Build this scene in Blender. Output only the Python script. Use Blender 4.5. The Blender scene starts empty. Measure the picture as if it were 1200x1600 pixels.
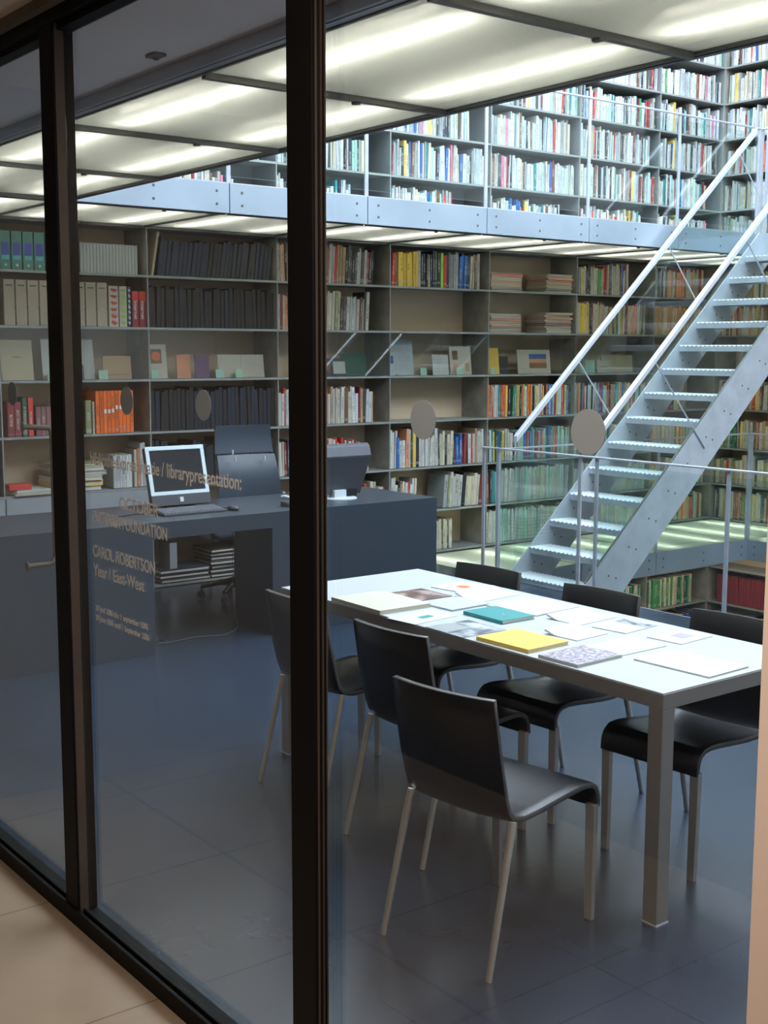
import bpy, math, random
from mathutils import Matrix, Vector, Euler
random.seed(7)
PI = math.pi
S = bpy.context.scene
col = S.collection

# ------------------------------------------------------------------ camera, world, lights, exposure
cam_d = bpy.data.cameras.new('camera'); cam = bpy.data.objects.new('camera', cam_d); col.objects.link(cam)
F_PX, YAW, PITCH, ROLL, EYE = 1936.0, 0.6563, 0.1296, 0.0026, 1.75
cy, sy, cp, sp, cr, sr = math.cos(YAW), math.sin(YAW), math.cos(PITCH), math.sin(PITCH), math.cos(ROLL), math.sin(ROLL)
Wm = Matrix(((cr,-sr,0),(sr,cr,0),(0,0,1))) @ Matrix(((1,0,0),(0,cp,-sp),(0,sp,cp))) @ Matrix(((cy,-sy,0),(0,0,-1),(sy,cy,0)))
right, down, fwd = Wm[0], Wm[1], Wm[2]
cam.matrix_world = Matrix(((right[0],-down[0],-fwd[0],0),(right[1],-down[1],-fwd[1],0),(right[2],-down[2],-fwd[2],EYE),(0,0,0,1)))
cam_d.sensor_fit = 'VERTICAL'; cam_d.sensor_height = 36; cam_d.lens = 36*F_PX/1600; cam_d.clip_start = 0.05
S.camera = cam
S.view_settings.view_transform = 'Standard'; S.view_settings.look = 'None'
S.view_settings.gamma = 1; S.view_settings.use_curve_mapping = False
S.view_settings.exposure = 0.18
S.cycles.transparent_max_bounces = 32
S.cycles.max_bounces = 8; S.cycles.diffuse_bounces = 4; S.cycles.glossy_bounces = 4; S.cycles.transmission_bounces = 6
S.cycles.caustics_reflective = False; S.cycles.caustics_refractive = False
S.cycles.sample_clamp_indirect = 6
wd = bpy.data.worlds.new('world'); S.world = wd; wd.use_nodes = True
wd.node_tree.nodes['Background'].inputs[0].default_value = (0.6, 0.75, 1, 1)
wd.node_tree.nodes['Background'].inputs[1].default_value = 0.05

def area(name, loc, sx, sy_, power, color, rot=(0,0,0), spread=PI):
    l = bpy.data.lights.new(name, 'AREA'); l.shape = 'RECTANGLE'; l.size = sx; l.size_y = sy_
    l.energy = power; l.color = color; l.spread = spread
    o = bpy.data.objects.new(name, l); o.location = loc; o.rotation_euler = rot; col.objects.link(o); return o
SKY_P, TUBE_L, CORR_P = 1180, 88.0, 38
area('skylight', (6.9, 4.2, 5.38), 7.3, 7.8, SKY_P, (0.76, 0.88, 1.0))
area('corridor_light', (0.55, 1.1, 2.69), 0.7, 1.8, CORR_P, (1.0, 0.86, 0.72))
for k_, (ax, ay, sx2, sy3) in enumerate(((8.6, 7.6, 4.0, .9), (10.15, 5.5, .8, 3.0))):
    area('basement_strip_light', (ax, ay, -.215), sx2, sy3, 20, (1.0, .90, .76))

# ------------------------------------------------------------------ materials
MATS = {}
def nt_mat(name):
    m = bpy.data.materials.new(name); m.use_nodes = True
    n = m.node_tree.nodes; l = m.node_tree.links
    return m, n, l, n['Principled BSDF']
def mat(name, c, rough=0.6, metal=0.0, var=0.0, scale=8.0, bump=0.0, spec=None, stretch=None):
    if name in MATS: return MATS[name]
    m, n, l, b = nt_mat(name)
    b.inputs['Base Color'].default_value = (*c, 1); b.inputs['Roughness'].default_value = rough; b.inputs['Metallic'].default_value = metal
    if spec is not None: b.inputs['Specular IOR Level'].default_value = spec
    if var or bump:
        tc = n.new('ShaderNodeTexCoord'); no = n.new('ShaderNodeTexNoise'); no.inputs['Scale'].default_value = scale; no.inputs['Detail'].default_value = 6
        src = tc.outputs['Object']
        if stretch:
            mp = n.new('ShaderNodeMapping'); mp.inputs['Scale'].default_value = stretch; l.new(src, mp.inputs[0]); src = mp.outputs[0]
        l.new(src, no.inputs['Vector'])
        if var:
            mr = n.new('ShaderNodeMapRange'); mr.inputs[1].default_value = .3; mr.inputs[2].default_value = .7
            mr.inputs[3].default_value = 1-var; mr.inputs[4].default_value = 1+var; l.new(no.outputs['Fac'], mr.inputs[0])
            vm = n.new('ShaderNodeVectorMath'); vm.operation = 'SCALE'; vm.inputs[0].default_value = c; l.new(mr.outputs[0], vm.inputs['Scale'])
            l.new(vm.outputs[0], b.inputs['Base Color'])
        if bump:
            bp = n.new('ShaderNodeBump'); bp.inputs['Strength'].default_value = bump; bp.inputs['Distance'].default_value = .01
            l.new(no.outputs['Fac'], bp.inputs['Height']); l.new(bp.outputs[0], b.inputs['Normal'])
    MATS[name] = m; return m
def tile_mat(name, c, seam, size, off, rough, var, seam_w=0.004, nscale=3.0):
    m, n, l, b = nt_mat(name); b.inputs['Roughness'].default_value = rough
    tc = n.new('ShaderNodeTexCoord'); sx = n.new('ShaderNodeSeparateXYZ'); l.new(tc.outputs['Object'], sx.inputs[0])
    masks = []
    for i in (0, 1):
        a = n.new('ShaderNodeMath'); a.operation = 'SUBTRACT'; a.inputs[1].default_value = off[i]; l.new(sx.outputs[i], a.inputs[0])
        p = n.new('ShaderNodeMath'); p.operation = 'PINGPONG'; p.inputs[1].default_value = size[i]/2; l.new(a.outputs[0], p.inputs[0])
        k = n.new('ShaderNodeMath'); k.operation = 'LESS_THAN'; k.inputs[1].default_value = seam_w; l.new(p.outputs[0], k.inputs[0]); masks.append(k)
    mx = n.new('ShaderNodeMath'); mx.operation = 'MAXIMUM'; l.new(masks[0].outputs[0], mx.inputs[0]); l.new(masks[1].outputs[0], mx.inputs[1])
    no = n.new('ShaderNodeTexNoise'); no.inputs['Scale'].default_value = nscale; no.inputs['Detail'].default_value = 9; no.inputs['Roughness'].default_value = .65
    l.new(tc.outputs['Object'], no.inputs['Vector'])
    mr = n.new('ShaderNodeMapRange'); mr.inputs[1].default_value = .3; mr.inputs[2].default_value = .7; mr.inputs[3].default_value = 1-var; mr.inputs[4].default_value = 1+var
    l.new(no.outputs['Fac'], mr.inputs[0])
    vm = n.new('ShaderNodeVectorMath'); vm.operation = 'SCALE'; vm.inputs[0].default_value = c; l.new(mr.outputs[0], vm.inputs['Scale'])
    mi = n.new('ShaderNodeMixRGB'); l.new(mx.outputs[0], mi.inputs[0]); l.new(vm.outputs[0], mi.inputs[1]); mi.inputs[2].default_value = (*seam, 1)
    l.new(mi.outputs[0], b.inputs['Base Color'])
    r2 = n.new('ShaderNodeMapRange'); r2.inputs[3].default_value = rough-.02; r2.inputs[4].default_value = rough+.03; l.new(no.outputs['Fac'], r2.inputs[0]); l.new(r2.outputs[0], b.inputs['Roughness'])
    return m
def glass_mat(name, tint, refl=1.0):
    m = bpy.data.materials.new(name); m.use_nodes = True; n = m.node_tree.nodes; l = m.node_tree.links
    n.remove(n['Principled BSDF']); out = n['Material Output']
    ge = n.new('ShaderNodeNewGeometry'); mr = n.new('ShaderNodeMapRange'); mr.inputs[3].default_value = 1.5; mr.inputs[4].default_value = 1/1.5
    l.new(ge.outputs['Backfacing'], mr.inputs[0])
    fr = n.new('ShaderNodeFresnel'); l.new(mr.outputs[0], fr.inputs['IOR'])
    k = n.new('ShaderNodeMath'); k.operation = 'MULTIPLY'; k.inputs[1].default_value = refl; l.new(fr.outputs[0], k.inputs[0])
    t = n.new('ShaderNodeBsdfTransparent'); t.inputs[0].default_value = (*tint, 1)
    g = n.new('ShaderNodeBsdfGlossy'); g.inputs['Roughness'].default_value = 0.0; g.inputs[0].default_value = (1,1,1,1)
    mx = n.new('ShaderNodeMixShader'); l.new(k.outputs[0], mx.inputs[0]); l.new(t.outputs[0], mx.inputs[1]); l.new(g.outputs[0], mx.inputs[2])
    l.new(mx.outputs[0], out.inputs['Surface']); return m
def diffuser_mat(name, c, mesh_px, hole, seg=0.0):
    """woven metal mesh / frosted sheet: translucent with fine open holes"""
    m = bpy.data.materials.new(name); m.use_nodes = True; n = m.node_tree.nodes; l = m.node_tree.links
    n.remove(n['Principled BSDF']); out = n['Material Output']
    d = n.new('ShaderNodeBsdfDiffuse'); d.inputs[0].default_value = (*[v*.30 for v in c], 1)
    t = n.new('ShaderNodeBsdfTranslucent'); t.inputs[0].default_value = (*c, 1)
    m1 = n.new('ShaderNodeMixShader'); m1.inputs[0].default_value = .62; l.new(d.outputs[0], m1.inputs[1]); l.new(t.outputs[0], m1.inputs[2])
    tr = n.new('ShaderNodeBsdfTransparent'); tr.inputs[0].default_value = (1,1,1,1)
    tc = n.new('ShaderNodeTexCoord'); sx = n.new('ShaderNodeSeparateXYZ'); l.new(tc.outputs['Object'], sx.inputs[0])
    ps = []
    for i in (0, 1):
        p = n.new('ShaderNodeMath'); p.operation = 'PINGPONG'; p.inputs[1].default_value = mesh_px/2; l.new(sx.outputs[i], p.inputs[0])
        k = n.new('ShaderNodeMath'); k.operation = 'GREATER_THAN'; k.inputs[1].default_value = mesh_px*.27; l.new(p.outputs[0], k.inputs[0]); ps.append(k)
    mu = n.new('ShaderNodeMath'); mu.operation = 'MULTIPLY'; l.new(ps[0].outputs[0], mu.inputs[0]); l.new(ps[1].outputs[0], mu.inputs[1])
    sc_ = n.new('ShaderNodeMath'); sc_.operation = 'MULTIPLY'; sc_.inputs[1].default_value = hole; l.new(mu.outputs[0], sc_.inputs[0])
    m2 = n.new('ShaderNodeMixShader'); l.new(sc_.outputs[0], m2.inputs[0]); l.new(m1.outputs[0], m2.inputs[1]); l.new(tr.outputs[0], m2.inputs[2])
    l.new(m2.outputs[0], out.inputs['Surface']); return m
def emis_mat(name, c, s):
    m, n, l, b = nt_mat(name); b.inputs['Base Color'].default_value = (.9,.9,.9,1)
    b.inputs['Emission Color'].default_value = (*c, 1); b.inputs['Emission Strength'].default_value = s; return m

PAL = dict(
 white=(.64,.66,.66), ivory=(.60,.57,.48), cream=(.62,.54,.38), pale_blue=(.50,.60,.66), grey=(.33,.36,.37), charcoal=(.06,.065,.07),
 black=(.016,.016,.018), navy=(.018,.028,.06), blue=(.03,.13,.42), teal=(.03,.27,.28), mint=(.42,.70,.58), green=(.06,.27,.09), olive=(.28,.30,.14),
 yellow=(.80,.55,.10), orange=(.80,.16,.02), red=(.58,.05,.04), maroon=(.24,.035,.04), brown=(.20,.10,.05), tan=(.50,.34,.19), pink=(.72,.20,.32),
 purple=(.16,.07,.17), light_grey=(.52,.54,.53), dusty_rose=(.25,.12,.12), lime=(.30,.60,.08), dark_green=(.03,.13,.08), salmon=(.72,.30,.16))
NICE = dict(pale_blue='pale blue', light_grey='light grey', dusty_rose='brownish red', dark_green='dark green')
def spine_mat(name):
    key = 'book_'+name
    if key in MATS: return MATS[key]
    c = PAL[name]; m, n, l, b = nt_mat(key); b.inputs['Roughness'].default_value = .55
    lum = sum(c)/3
    ink = (.05,.05,.06) if lum > .28 else (.62,.60,.52)
    uv = n.new('ShaderNodeUVMap'); uv.uv_map = 'spine'
    sx = n.new('ShaderNodeSeparateXYZ'); l.new(uv.outputs[0], sx.inputs[0])
    fr = n.new('ShaderNodeMath'); fr.operation = 'FRACT'; l.new(sx.outputs[0], fr.inputs[0])
    fl = n.new('ShaderNodeMath'); fl.operation = 'FLOOR'; l.new(sx.outputs[0], fl.inputs[0])
    def rnd(k):
        w = n.new('ShaderNodeTexWhiteNoise'); w.noise_dimensions = '1D'
        a = n.new('ShaderNodeMath'); a.operation = 'ADD'; a.inputs[1].default_value = k; l.new(fl.outputs[0], a.inputs[0]); l.new(a.outputs[0], w.inputs['W']); return w.outputs['Value']
    def band(src, lo, hi):      # soft-free band test with node or float limits
        g = n.new('ShaderNodeMath'); g.operation = 'GREATER_THAN'; l.new(src, g.inputs[0])
        s_ = n.new('ShaderNodeMath'); s_.operation = 'LESS_THAN'; l.new(src, s_.inputs[0])
        for node, v in ((g, lo), (s_, hi)):
            if isinstance(v, float): node.inputs[1].default_value = v
            else: l.new(v, node.inputs[1])
        k = n.new('ShaderNodeMath'); k.operation = 'MULTIPLY'; l.new(g.outputs[0], k.inputs[0]); l.new(s_.outputs[0], k.inputs[1]); return k.outputs[0]
    def lin(src, a, b_):
        k = n.new('ShaderNodeMapRange'); k.inputs[3].default_value = a; k.inputs[4].default_value = b_; l.new(src, k.inputs[0]); return k.outputs[0]
    def mul(a, b_):
        k = n.new('ShaderNodeMath'); k.operation = 'MULTIPLY'
        for i, v in ((0, a), (1, b_)):
            if isinstance(v, float): k.inputs[i].default_value = v
            else: l.new(v, k.inputs[i])
        return k.outputs[0]
    lo = lin(rnd(1.3), .18, .5); hi = lin(rnd(2.7), .6, .93)
    cb = n.new('ShaderNodeCombineXYZ'); l.new(sx.outputs[0], cb.inputs[0]); l.new(sx.outputs[1], cb.inputs[1])
    mp = n.new('ShaderNodeMapping'); mp.inputs['Scale'].default_value = (3.0, 42, 1); l.new(cb.outputs[0], mp.inputs[0])
    no = n.new('ShaderNodeTexNoise'); no.inputs['Scale'].default_value = 1; no.inputs['Detail'].default_value = 1; l.new(mp.outputs[0], no.inputs['Vector'])
    th = n.new('ShaderNodeMath'); th.operation = 'GREATER_THAN'; th.inputs[1].default_value = .5; l.new(no.outputs['Fac'], th.inputs[0])
    txt = mul(mul(band(sx.outputs[1], lo, hi), band(fr.outputs[0], .3, .72)), th.outputs[0])
    on_ = n.new('ShaderNodeMath'); on_.operation = 'GREATER_THAN'; on_.inputs[1].default_value = .25; l.new(rnd(5.1), on_.inputs[0])
    txt = mul(mul(txt, on_.outputs[0]), .75)
    lb = band(sx.outputs[1], lin(rnd(7.7), .04, .12), lin(rnd(8.8), .04, .2))
    br = lin(rnd(9.9), .78, 1.12)
    vm = n.new('ShaderNodeVectorMath'); vm.operation = 'SCALE'; vm.inputs[0].default_value = c; l.new(br, vm.inputs['Scale'])
    m1 = n.new('ShaderNodeMixRGB'); l.new(txt, m1.inputs[0]); l.new(vm.outputs[0], m1.inputs[1]); m1.inputs[2].default_value = (*ink, 1)
    m2 = n.new('ShaderNodeMixRGB'); l.new(lb, m2.inputs[0]); l.new(m1.outputs[0], m2.inputs[1]); m2.inputs[2].default_value = (*[v*.55+.2 for v in c], 1)
    l.new(m2.outputs[0], b.inputs['Base Color']); MATS[key] = m; return m

M_page = mat('page_paper', (.62,.58,.48), .9, var=.12, scale=300, stretch=(1,1,1))
M_white = mat('white_paper', (.78,.80,.80), .6)
M_steel = mat('brushed_steel', (.42,.47,.52), .38, .75, var=.08, scale=5)
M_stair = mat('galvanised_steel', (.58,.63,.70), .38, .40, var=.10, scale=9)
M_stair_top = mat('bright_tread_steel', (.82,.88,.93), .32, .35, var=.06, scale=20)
M_fascia = mat('fascia_steel', (.42,.50,.58), .42, .45, var=.12, scale=2.2)
M_shelf = mat('shelf_steel', (.36,.38,.37), .45, .35, var=.06, scale=4)
M_shelf_side = mat('shelf_side_panel', (.31,.29,.245), .7, var=.22, scale=7, bump=.15)
M_shelf_back = mat('shelf_back_board', (.74,.58,.40), .75, var=.10, scale=3, bump=.05, stretch=(.4,1,2.5))
M_shelf_back_up = mat('upper_back_board', (.26,.29,.30), .7, var=.10, scale=3)
M_dark = mat('dark_bronze_frame', (.003,.0024,.002), .6, .0, var=.2, scale=6, spec=.2)
M_dark2 = mat('bronze_frame_reveal', (.10,.072,.052), .5, .2, var=.12, scale=6)
M_shell = mat('black_chair_shell', (.016,.017,.020), .33, 0, var=.15, scale=120, bump=.04)
M_leg = mat('champagne_metal', (.56,.52,.46), .42, .55)
M_desk = mat('slate_laminate', (.040,.053,.070), .36, 0, var=.05, scale=40)
M_tabletop = mat('white_tabletop', (.58,.62,.66), .30)
M_tabframe = mat('grey_table_frame', (.28,.26,.245), .5, .25)
M_soffit = mat('soffit_paint', (.85,.80,.80), .8, var=.04, scale=2)
M_beige = mat('corridor_ceiling_paint', (.86,.72,.58), .85)
M_wallgrey = mat('wall_plaster', (.42,.42,.41), .85, var=.05, scale=2)
M_darkwall = mat('corridor_dark_panelling', (.02,.012,.008), .5, var=.3, scale=3)
M_jamb = mat('pinkish_jamb_paint', (.85,.69,.60), .6)
M_floor = tile_mat('dark_linoleum', (.024,.038,.062), (.017,.027,.042), (.6,1.16), (1.93,3.46), .24, .10, .003)
M_stone = tile_mat('beige_limestone', (.37,.275,.195), (.18,.13,.085), (1.2,.75), (.9,2.883), .28, .10, .003, 2.2)
M_gl = glass_mat('partition_glass', (.975,.975,.975), 0.9)
M_gl_rail = glass_mat('railing_glass', (.925,.965,.955), 1.0)
M_gl_cab = glass_mat('cabinet_glass', (.955,.955,.93), 1.2)
M_diff = diffuser_mat('metal_mesh_diffuser', (.80,.83,.80), .010, .16)
M_walk = diffuser_mat('frosted_glass_floor', (.84,.92,.84), .5, 0.0)
M_box = mat('light_box_interior', (.18,.195,.19), .7)
M_tbar = mat('tbar_steel', (.17,.165,.16), .5, .4)
M_tube = emis_mat('fluorescent_tube_glass', (1.0,.94,.83), TUBE_L)
M_dot = mat('grey_vinyl', (.25,.285,.315), .6)
M_text = mat('beige_vinyl_lettering', (.78,.72,.66), .6)
M_blackpl = mat('black_plastic', (.015,.016,.018), .35)
M_greypl = mat('dark_grey_plastic', (.06,.065,.075), .33)
M_silver = mat('silver_plastic', (.62,.68,.72), .35, .1)
M_screen = mat('dark_screen', (.02,.024,.03), .12)
M_leather = mat('blue_black_leather', (.045,.065,.09), .3, 0, bump=.05, scale=60)
M_white_pl = mat('white_plastic', (.72,.74,.76), .4)
M_cab = mat('grey_cabinet_front', (.34,.37,.40), .5)
def plain(name): return mat('plain_'+name, PAL[name], .5)

# ------------------------------------------------------------------ mesh helpers
class MB:
    def __init__(s): s.v = []; s.f = []; s.m = []; s.uv = {}
    def add(s, vs, fs, m=0):
        o = len(s.v); s.v += [tuple(v) for v in vs]; s.f += [tuple(i+o for i in f) for f in fs]; s.m += [m]*len(fs); return s
    def box(s, x0, x1, y0, y1, z0, z1, m=0, M=None):
        vs = [(x,y,z) for z in (z0,z1) for y in (y0,y1) for x in (x0,x1)]
        if M is not None: vs = [M @ Vector(v) for v in vs]
        return s.add(vs, [(0,2,3,1),(4,5,7,6),(0,1,5,4),(2,6,7,3),(0,4,6,2),(1,3,7,5)], m)
    def tube(s, pts, r, n=8, m=0, cap=True):
        pts = [Vector(p) for p in pts]; rs = r if isinstance(r, (list, tuple)) else [r]*len(pts); o = len(s.v); prev = None
        for i, p in enumerate(pts):
            d = (pts[min(i+1,len(pts)-1)] - pts[max(i-1,0)]).normalized()
            up = Vector((0,0,1)) if abs(d.z) < .95 else Vector((1,0,0))
            a = d.cross(up).normalized() if prev is None else (prev - d*prev.dot(d)).normalized()
            b = d.cross(a); prev = a
            for k in range(n): t = 2*PI*(k+.5)/n; s.v.append(tuple(p + a*math.cos(t)*rs[i] + b*math.sin(t)*rs[i]))
        for i in range(len(pts)-1):
            for k in range(n): s.f.append((o+i*n+k, o+i*n+(k+1)%n, o+(i+1)*n+(k+1)%n, o+(i+1)*n+k)); s.m.append(m)
        if cap:
            s.f.append(tuple(o+k for k in range(n))[::-1]); s.m.append(m); s.f.append(tuple(o+(len(pts)-1)*n+k for k in range(n))); s.m.append(m)
        return s
    def prism(s, poly, axis, a, b, m=0):
        """poly of 2-D points extruded along axis 'x','y' or 'z' between a and b"""
        n = len(poly)
        def P(p, t): return {'x': (t,p[0],p[1]), 'y': (p[0],t,p[1]), 'z': (p[0],p[1],t)}[axis]
        vs = [P(p, a) for p in poly]+[P(p, b) for p in poly]
        return s.add(vs, [tuple(range(n))[::-1], tuple(range(n, 2*n))]+[(i, (i+1)%n, n+(i+1)%n, n+i) for i in range(n)], m)
    def lathe(s, prof, n=24, c=(0,0,0), m=0):
        o = len(s.v)
        for r, z in prof:
            for k in range(n): t = 2*PI*k/n; s.v.append((c[0]+r*math.cos(t), c[1]+r*math.sin(t), c[2]+z))
        for i in range(len(prof)-1):
            for k in range(n): s.f.append((o+i*n+k, o+i*n+(k+1)%n, o+(i+1)*n+(k+1)%n, o+(i+1)*n+k)); s.m.append(m)
        s.f.append(tuple(o+k for k in range(n))[::-1]); s.m.append(m); s.f.append(tuple(o+(len(prof)-1)*n+k for k in range(n))); s.m.append(m); return s
    def build(s, name, mats, parent=None, loc=(0,0,0), rot=(0,0,0), smooth=False, bevel=0, fixn=False):
        me = bpy.data.meshes.new(name); me.from_pydata(s.v, [], s.f)
        for m in (mats if isinstance(mats, (list, tuple)) else [mats]): me.materials.append(m)
        me.polygons.foreach_set('material_index', s.m)
        if s.uv:
            ul = me.uv_layers.new(name='spine')
            for p in me.polygons:
                if p.index in s.uv:
                    for li, uv in zip(p.loop_indices, s.uv[p.index]): ul.data[li].uv = uv
        if fixn:
            import bmesh
            b = bmesh.new(); b.from_mesh(me); bmesh.ops.recalc_face_normals(b, faces=b.faces); b.to_mesh(me); b.free()
        if smooth: me.polygons.foreach_set('use_smooth', [True]*len(me.polygons))
        me.update(); o = bpy.data.objects.new(name, me); o.location = loc; o.rotation_euler = rot; col.objects.link(o)
        if parent: o.parent = parent
        if bevel:
            bv = o.modifiers.new('edge', 'BEVEL'); bv.width = bevel; bv.segments = 2; bv.limit_method = 'ANGLE'
        if smooth: 
            me.set_sharp_from_angle(angle=math.radians(38)) if hasattr(me, 'set_sharp_from_angle') else None
        return o
def tag(o, label, cat, group=None, kind=None):
    if label: o['label'] = label
    if cat: o['category'] = cat
    if group: o['group'] = group
    if kind: o['kind'] = kind
    return o
def thing(name, label, cat, loc=(0,0,0), rotz=0, group=None, rot=None):
    o = bpy.data.objects.new(name, None); o.empty_display_size = .05; col.objects.link(o)
    o.location = loc; o.rotation_euler = rot if rot else (0,0,rotz); return tag(o, label, cat, group)
def struct(mb, name, m, **k): o = mb.build(name, m, **k); o['kind'] = 'structure'; return o
def B(x0,x1,y0,y1,z0,z1,m=0): return MB().box(x0,x1,y0,y1,z0,z1,m)
def copy_tree(o, parent=None):
    c = o.copy(); col.objects.link(c)
    if parent: c.parent = parent
    for ch in list(o.children): copy_tree(ch, c)
    return c
ORD = ['first','second','third','fourth','fifth','sixth','seventh','eighth','ninth','tenth','eleventh','twelfth','thirteenth','fourteenth','fifteenth','sixteenth','seventeenth','eighteenth','nineteenth']
TENS = {2:'twent',3:'thirt',4:'fort',5:'fift',6:'sixt',7:'sevent',8:'eight',9:'ninet'}
def ordinal(i):
    if i < 19: return ORD[i]
    k = i+1
    return TENS[k//10]+('ieth' if k % 10 == 0 else 'y-'+ORD[k%10-1])
def text_mesh(body, name, m, parent, origin, xdir, ydir, length=None, height=None, size=.04, depth=.0006):
    c = bpy.data.curves.new(name, 'FONT'); c.body = body; c.size = size; c.extrude = depth; c.offset = size*.012
    t = bpy.data.objects.new(name+'_source', c); col.objects.link(t); bpy.context.view_layer.update()
    me = bpy.data.meshes.new_from_object(t.evaluated_get(bpy.context.evaluated_depsgraph_get()))
    bpy.data.objects.remove(t); me.name = name
    xs = [v.co.x for v in me.vertices]; w = max(xs)-min(xs) if xs else 1
    X, Y = Vector(xdir).normalized(), Vector(ydir).normalized(); Z = X.cross(Y)
    sx = (length/w) if length else 1; sy2 = (height/(size*.7)) if height else 1
    x0 = min(xs)
    for v in me.vertices:
        q = v.co; v.co = X*((q.x-x0)*sx) + Y*(q.y*sy2) + Z*q.z
    me.materials.clear(); me.materials.append(m)
    o = bpy.data.objects.new(name, me); o.location = origin; col.objects.link(o)
    if parent: o.parent = parent
    return o

# ------------------------------------------------------------------ dimensions of the place
YB, XR = 8.168, 10.62           # front planes of the back and right shelving
DEP = .36                       # shelving depth
GX = [1.95+1.1*i for i in range(8)]+[10.62]      # uprights along the back wall (last bay .97)
GX[8-1] = 9.65
ZL = [.02,.38,.757,1.157,1.537,1.907,2.276]       # lower shelf levels
ZU = [2.82,3.165,3.52,3.87,4.225,4.58,4.935]      # upper shelf levels
ZD = [-1.62,-1.25,-.875,-.50]                     # basement shelf levels
ZC = 2.63                                        # luminous ceiling
ZM = 2.81                                        # mezzanine floor
YV, XV, XW = 7.02, 6.52, 9.70                    # void edges: back, near, far

# ------------------------------------------------------------------ structure
struct(B(1.5, XV, -1.5, 8.55, -.17, 0), 'floor', M_floor)
struct(B(XV, 11, -1.5, 2.4, -.17, 0), 'floor.001', M_floor)
struct(B(-.27, 1.5, -1.6, 4.62, -.1, 0), 'floor.002', M_stone)
struct(B(XV-2, 11.2, 2.0, 8.6, -2.95, -2.8), 'floor.003', M_floor)
struct(B(1.4, 11.3, YB+DEP+.005, YB+DEP+.15, -2.9, 5.6), 'wall_back', M_wallgrey)
struct(B(XR+DEP+.005, XR+DEP+.15, -1.5, 8.6, -2.9, 5.6), 'wall_right', M_wallgrey)
struct(B(1.45, 11.2, -1.65, -1.5, -.1, 5.6), 'wall_front', M_wallgrey)
struct(B(1.44, 1.56, -1.5, 8.6, 2.70, 5.6), 'wall_left_upper', M_wallgrey)
struct(B(1.44, 1.56, 4.64, 8.6, 0, 2.70), 'wall_left', M_wallgrey)
struct(B(XV-.12, XV-.02, 2.2, 8.5, -2.9, -.18), 'wall_basement_left', M_wallgrey)
struct(B(XV-.1, 11, 2.2, 2.35, -2.9, -.18), 'wall_basement_front', M_wallgrey)
struct(B(1.5, 3.1, -1.5, 8.6, 5.42, 5.5), 'ceiling', M_wallgrey)
struct(B(3.1, 11.2, -1.5, 8.6, 5.5, 5.56), 'ceiling.001', M_wallgrey)
# soffit between the partition and the luminous strip, a step above the light panels
struct(B(1.53, 1.985, -1.5, 8.1, 2.665, 2.80), 'ceiling.002', M_soffit)
struct(B(1.5, 3.08, -1.5, YV, ZM-.03, ZM), 'floor.004', M_wallgrey)            # mezzanine decks
struct(B(1.5, 10.98, YV, YB+DEP, ZM-.03, ZM), 'floor.005', M_wallgrey)
struct(B(XW, 10.98, -1.5, YV, ZM-.03, ZM), 'floor.006', M_wallgrey)
# corridor shell
struct(B(-.33, 1.46, -1.6, 4.62, 2.72, 2.80), 'ceiling.003', M_beige)
struct(B(-.40, -.27, -1.6, 4.62, 0, 2.75), 'wall_corridor_side', M_darkwall)
struct(B(-.40, 1.47, 4.62, 4.74, 0, 2.75), 'wall_corridor_end', mat('corridor_end_plaster', (.38,.35,.31), .7))
struct(B(-.40, 1.47, -1.7, -1.6, 0, 2.75), 'wall_corridor_rear', M_beige)
jb = MB(); jb.box(1.405, 1.60, -1.5, .985, 0, 2.72); jb.box(1.395, 1.45, -1.5, .955, 0, 2.72)
struct(jb, 'wall_right_jamb', M_jamb)

# glass partition at X = 1.5
XP = 1.5
t = MB(); t.box(1.455, 1.535, .985, 4.62, 2.655, 2.705); t.box(1.475, 1.52, .985, 4.62, 2.637, 2.657)
struct(t, 'trim_1', M_dark)
struct(B(1.43, 1.462, .985, 4.62, 2.69, 2.72), 'trim_6', mat('painted_gap_shade', (.20,.19,.16), .7))  # solid strip above the header, the gap's shade put into its grey
t = MB(); t.box(1.450, 1.462, .985, 4.62, 0, .05); t.box(1.462, 1.535, .985, 4.62, 0, .028); t.box(1.475, 1.485, .985, 4.62, .028, .05)
struct(t, 'trim_2', M_dark, bevel=.002)
for i, (ya, yb) in enumerate(((3.42, 3.51), (2.135, 2.229))):
    t = MB(); t.box(1.458, 1.466, ya, yb, .03, 2.66, 0); t.box(1.466, 1.494, ya+.001, yb-.001, .03, 2.66, 1)
    t.box(1.5035, 1.512 if i else 1.535, ya+.03, yb-.01, .03, 2.66, 0)
    if i: t.box(1.472, 1.476, ya-.004, ya+.002, .03, 2.66, 0); t.box(1.484, 1.487, ya-.004, ya+.002, .03, 2.66, 0)
    struct(t, 'trim_%d' % (3+i), [M_dark, M_dark2], bevel=.0015)
for i, (ya, yb) in enumerate(((3.50, 4.62), (2.22, 3.43), (.985, 2.14))):
    struct(B(1.495, 1.499, ya, yb, .03, 2.65), 'window_%d' % (i+1), M_gl)
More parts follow.
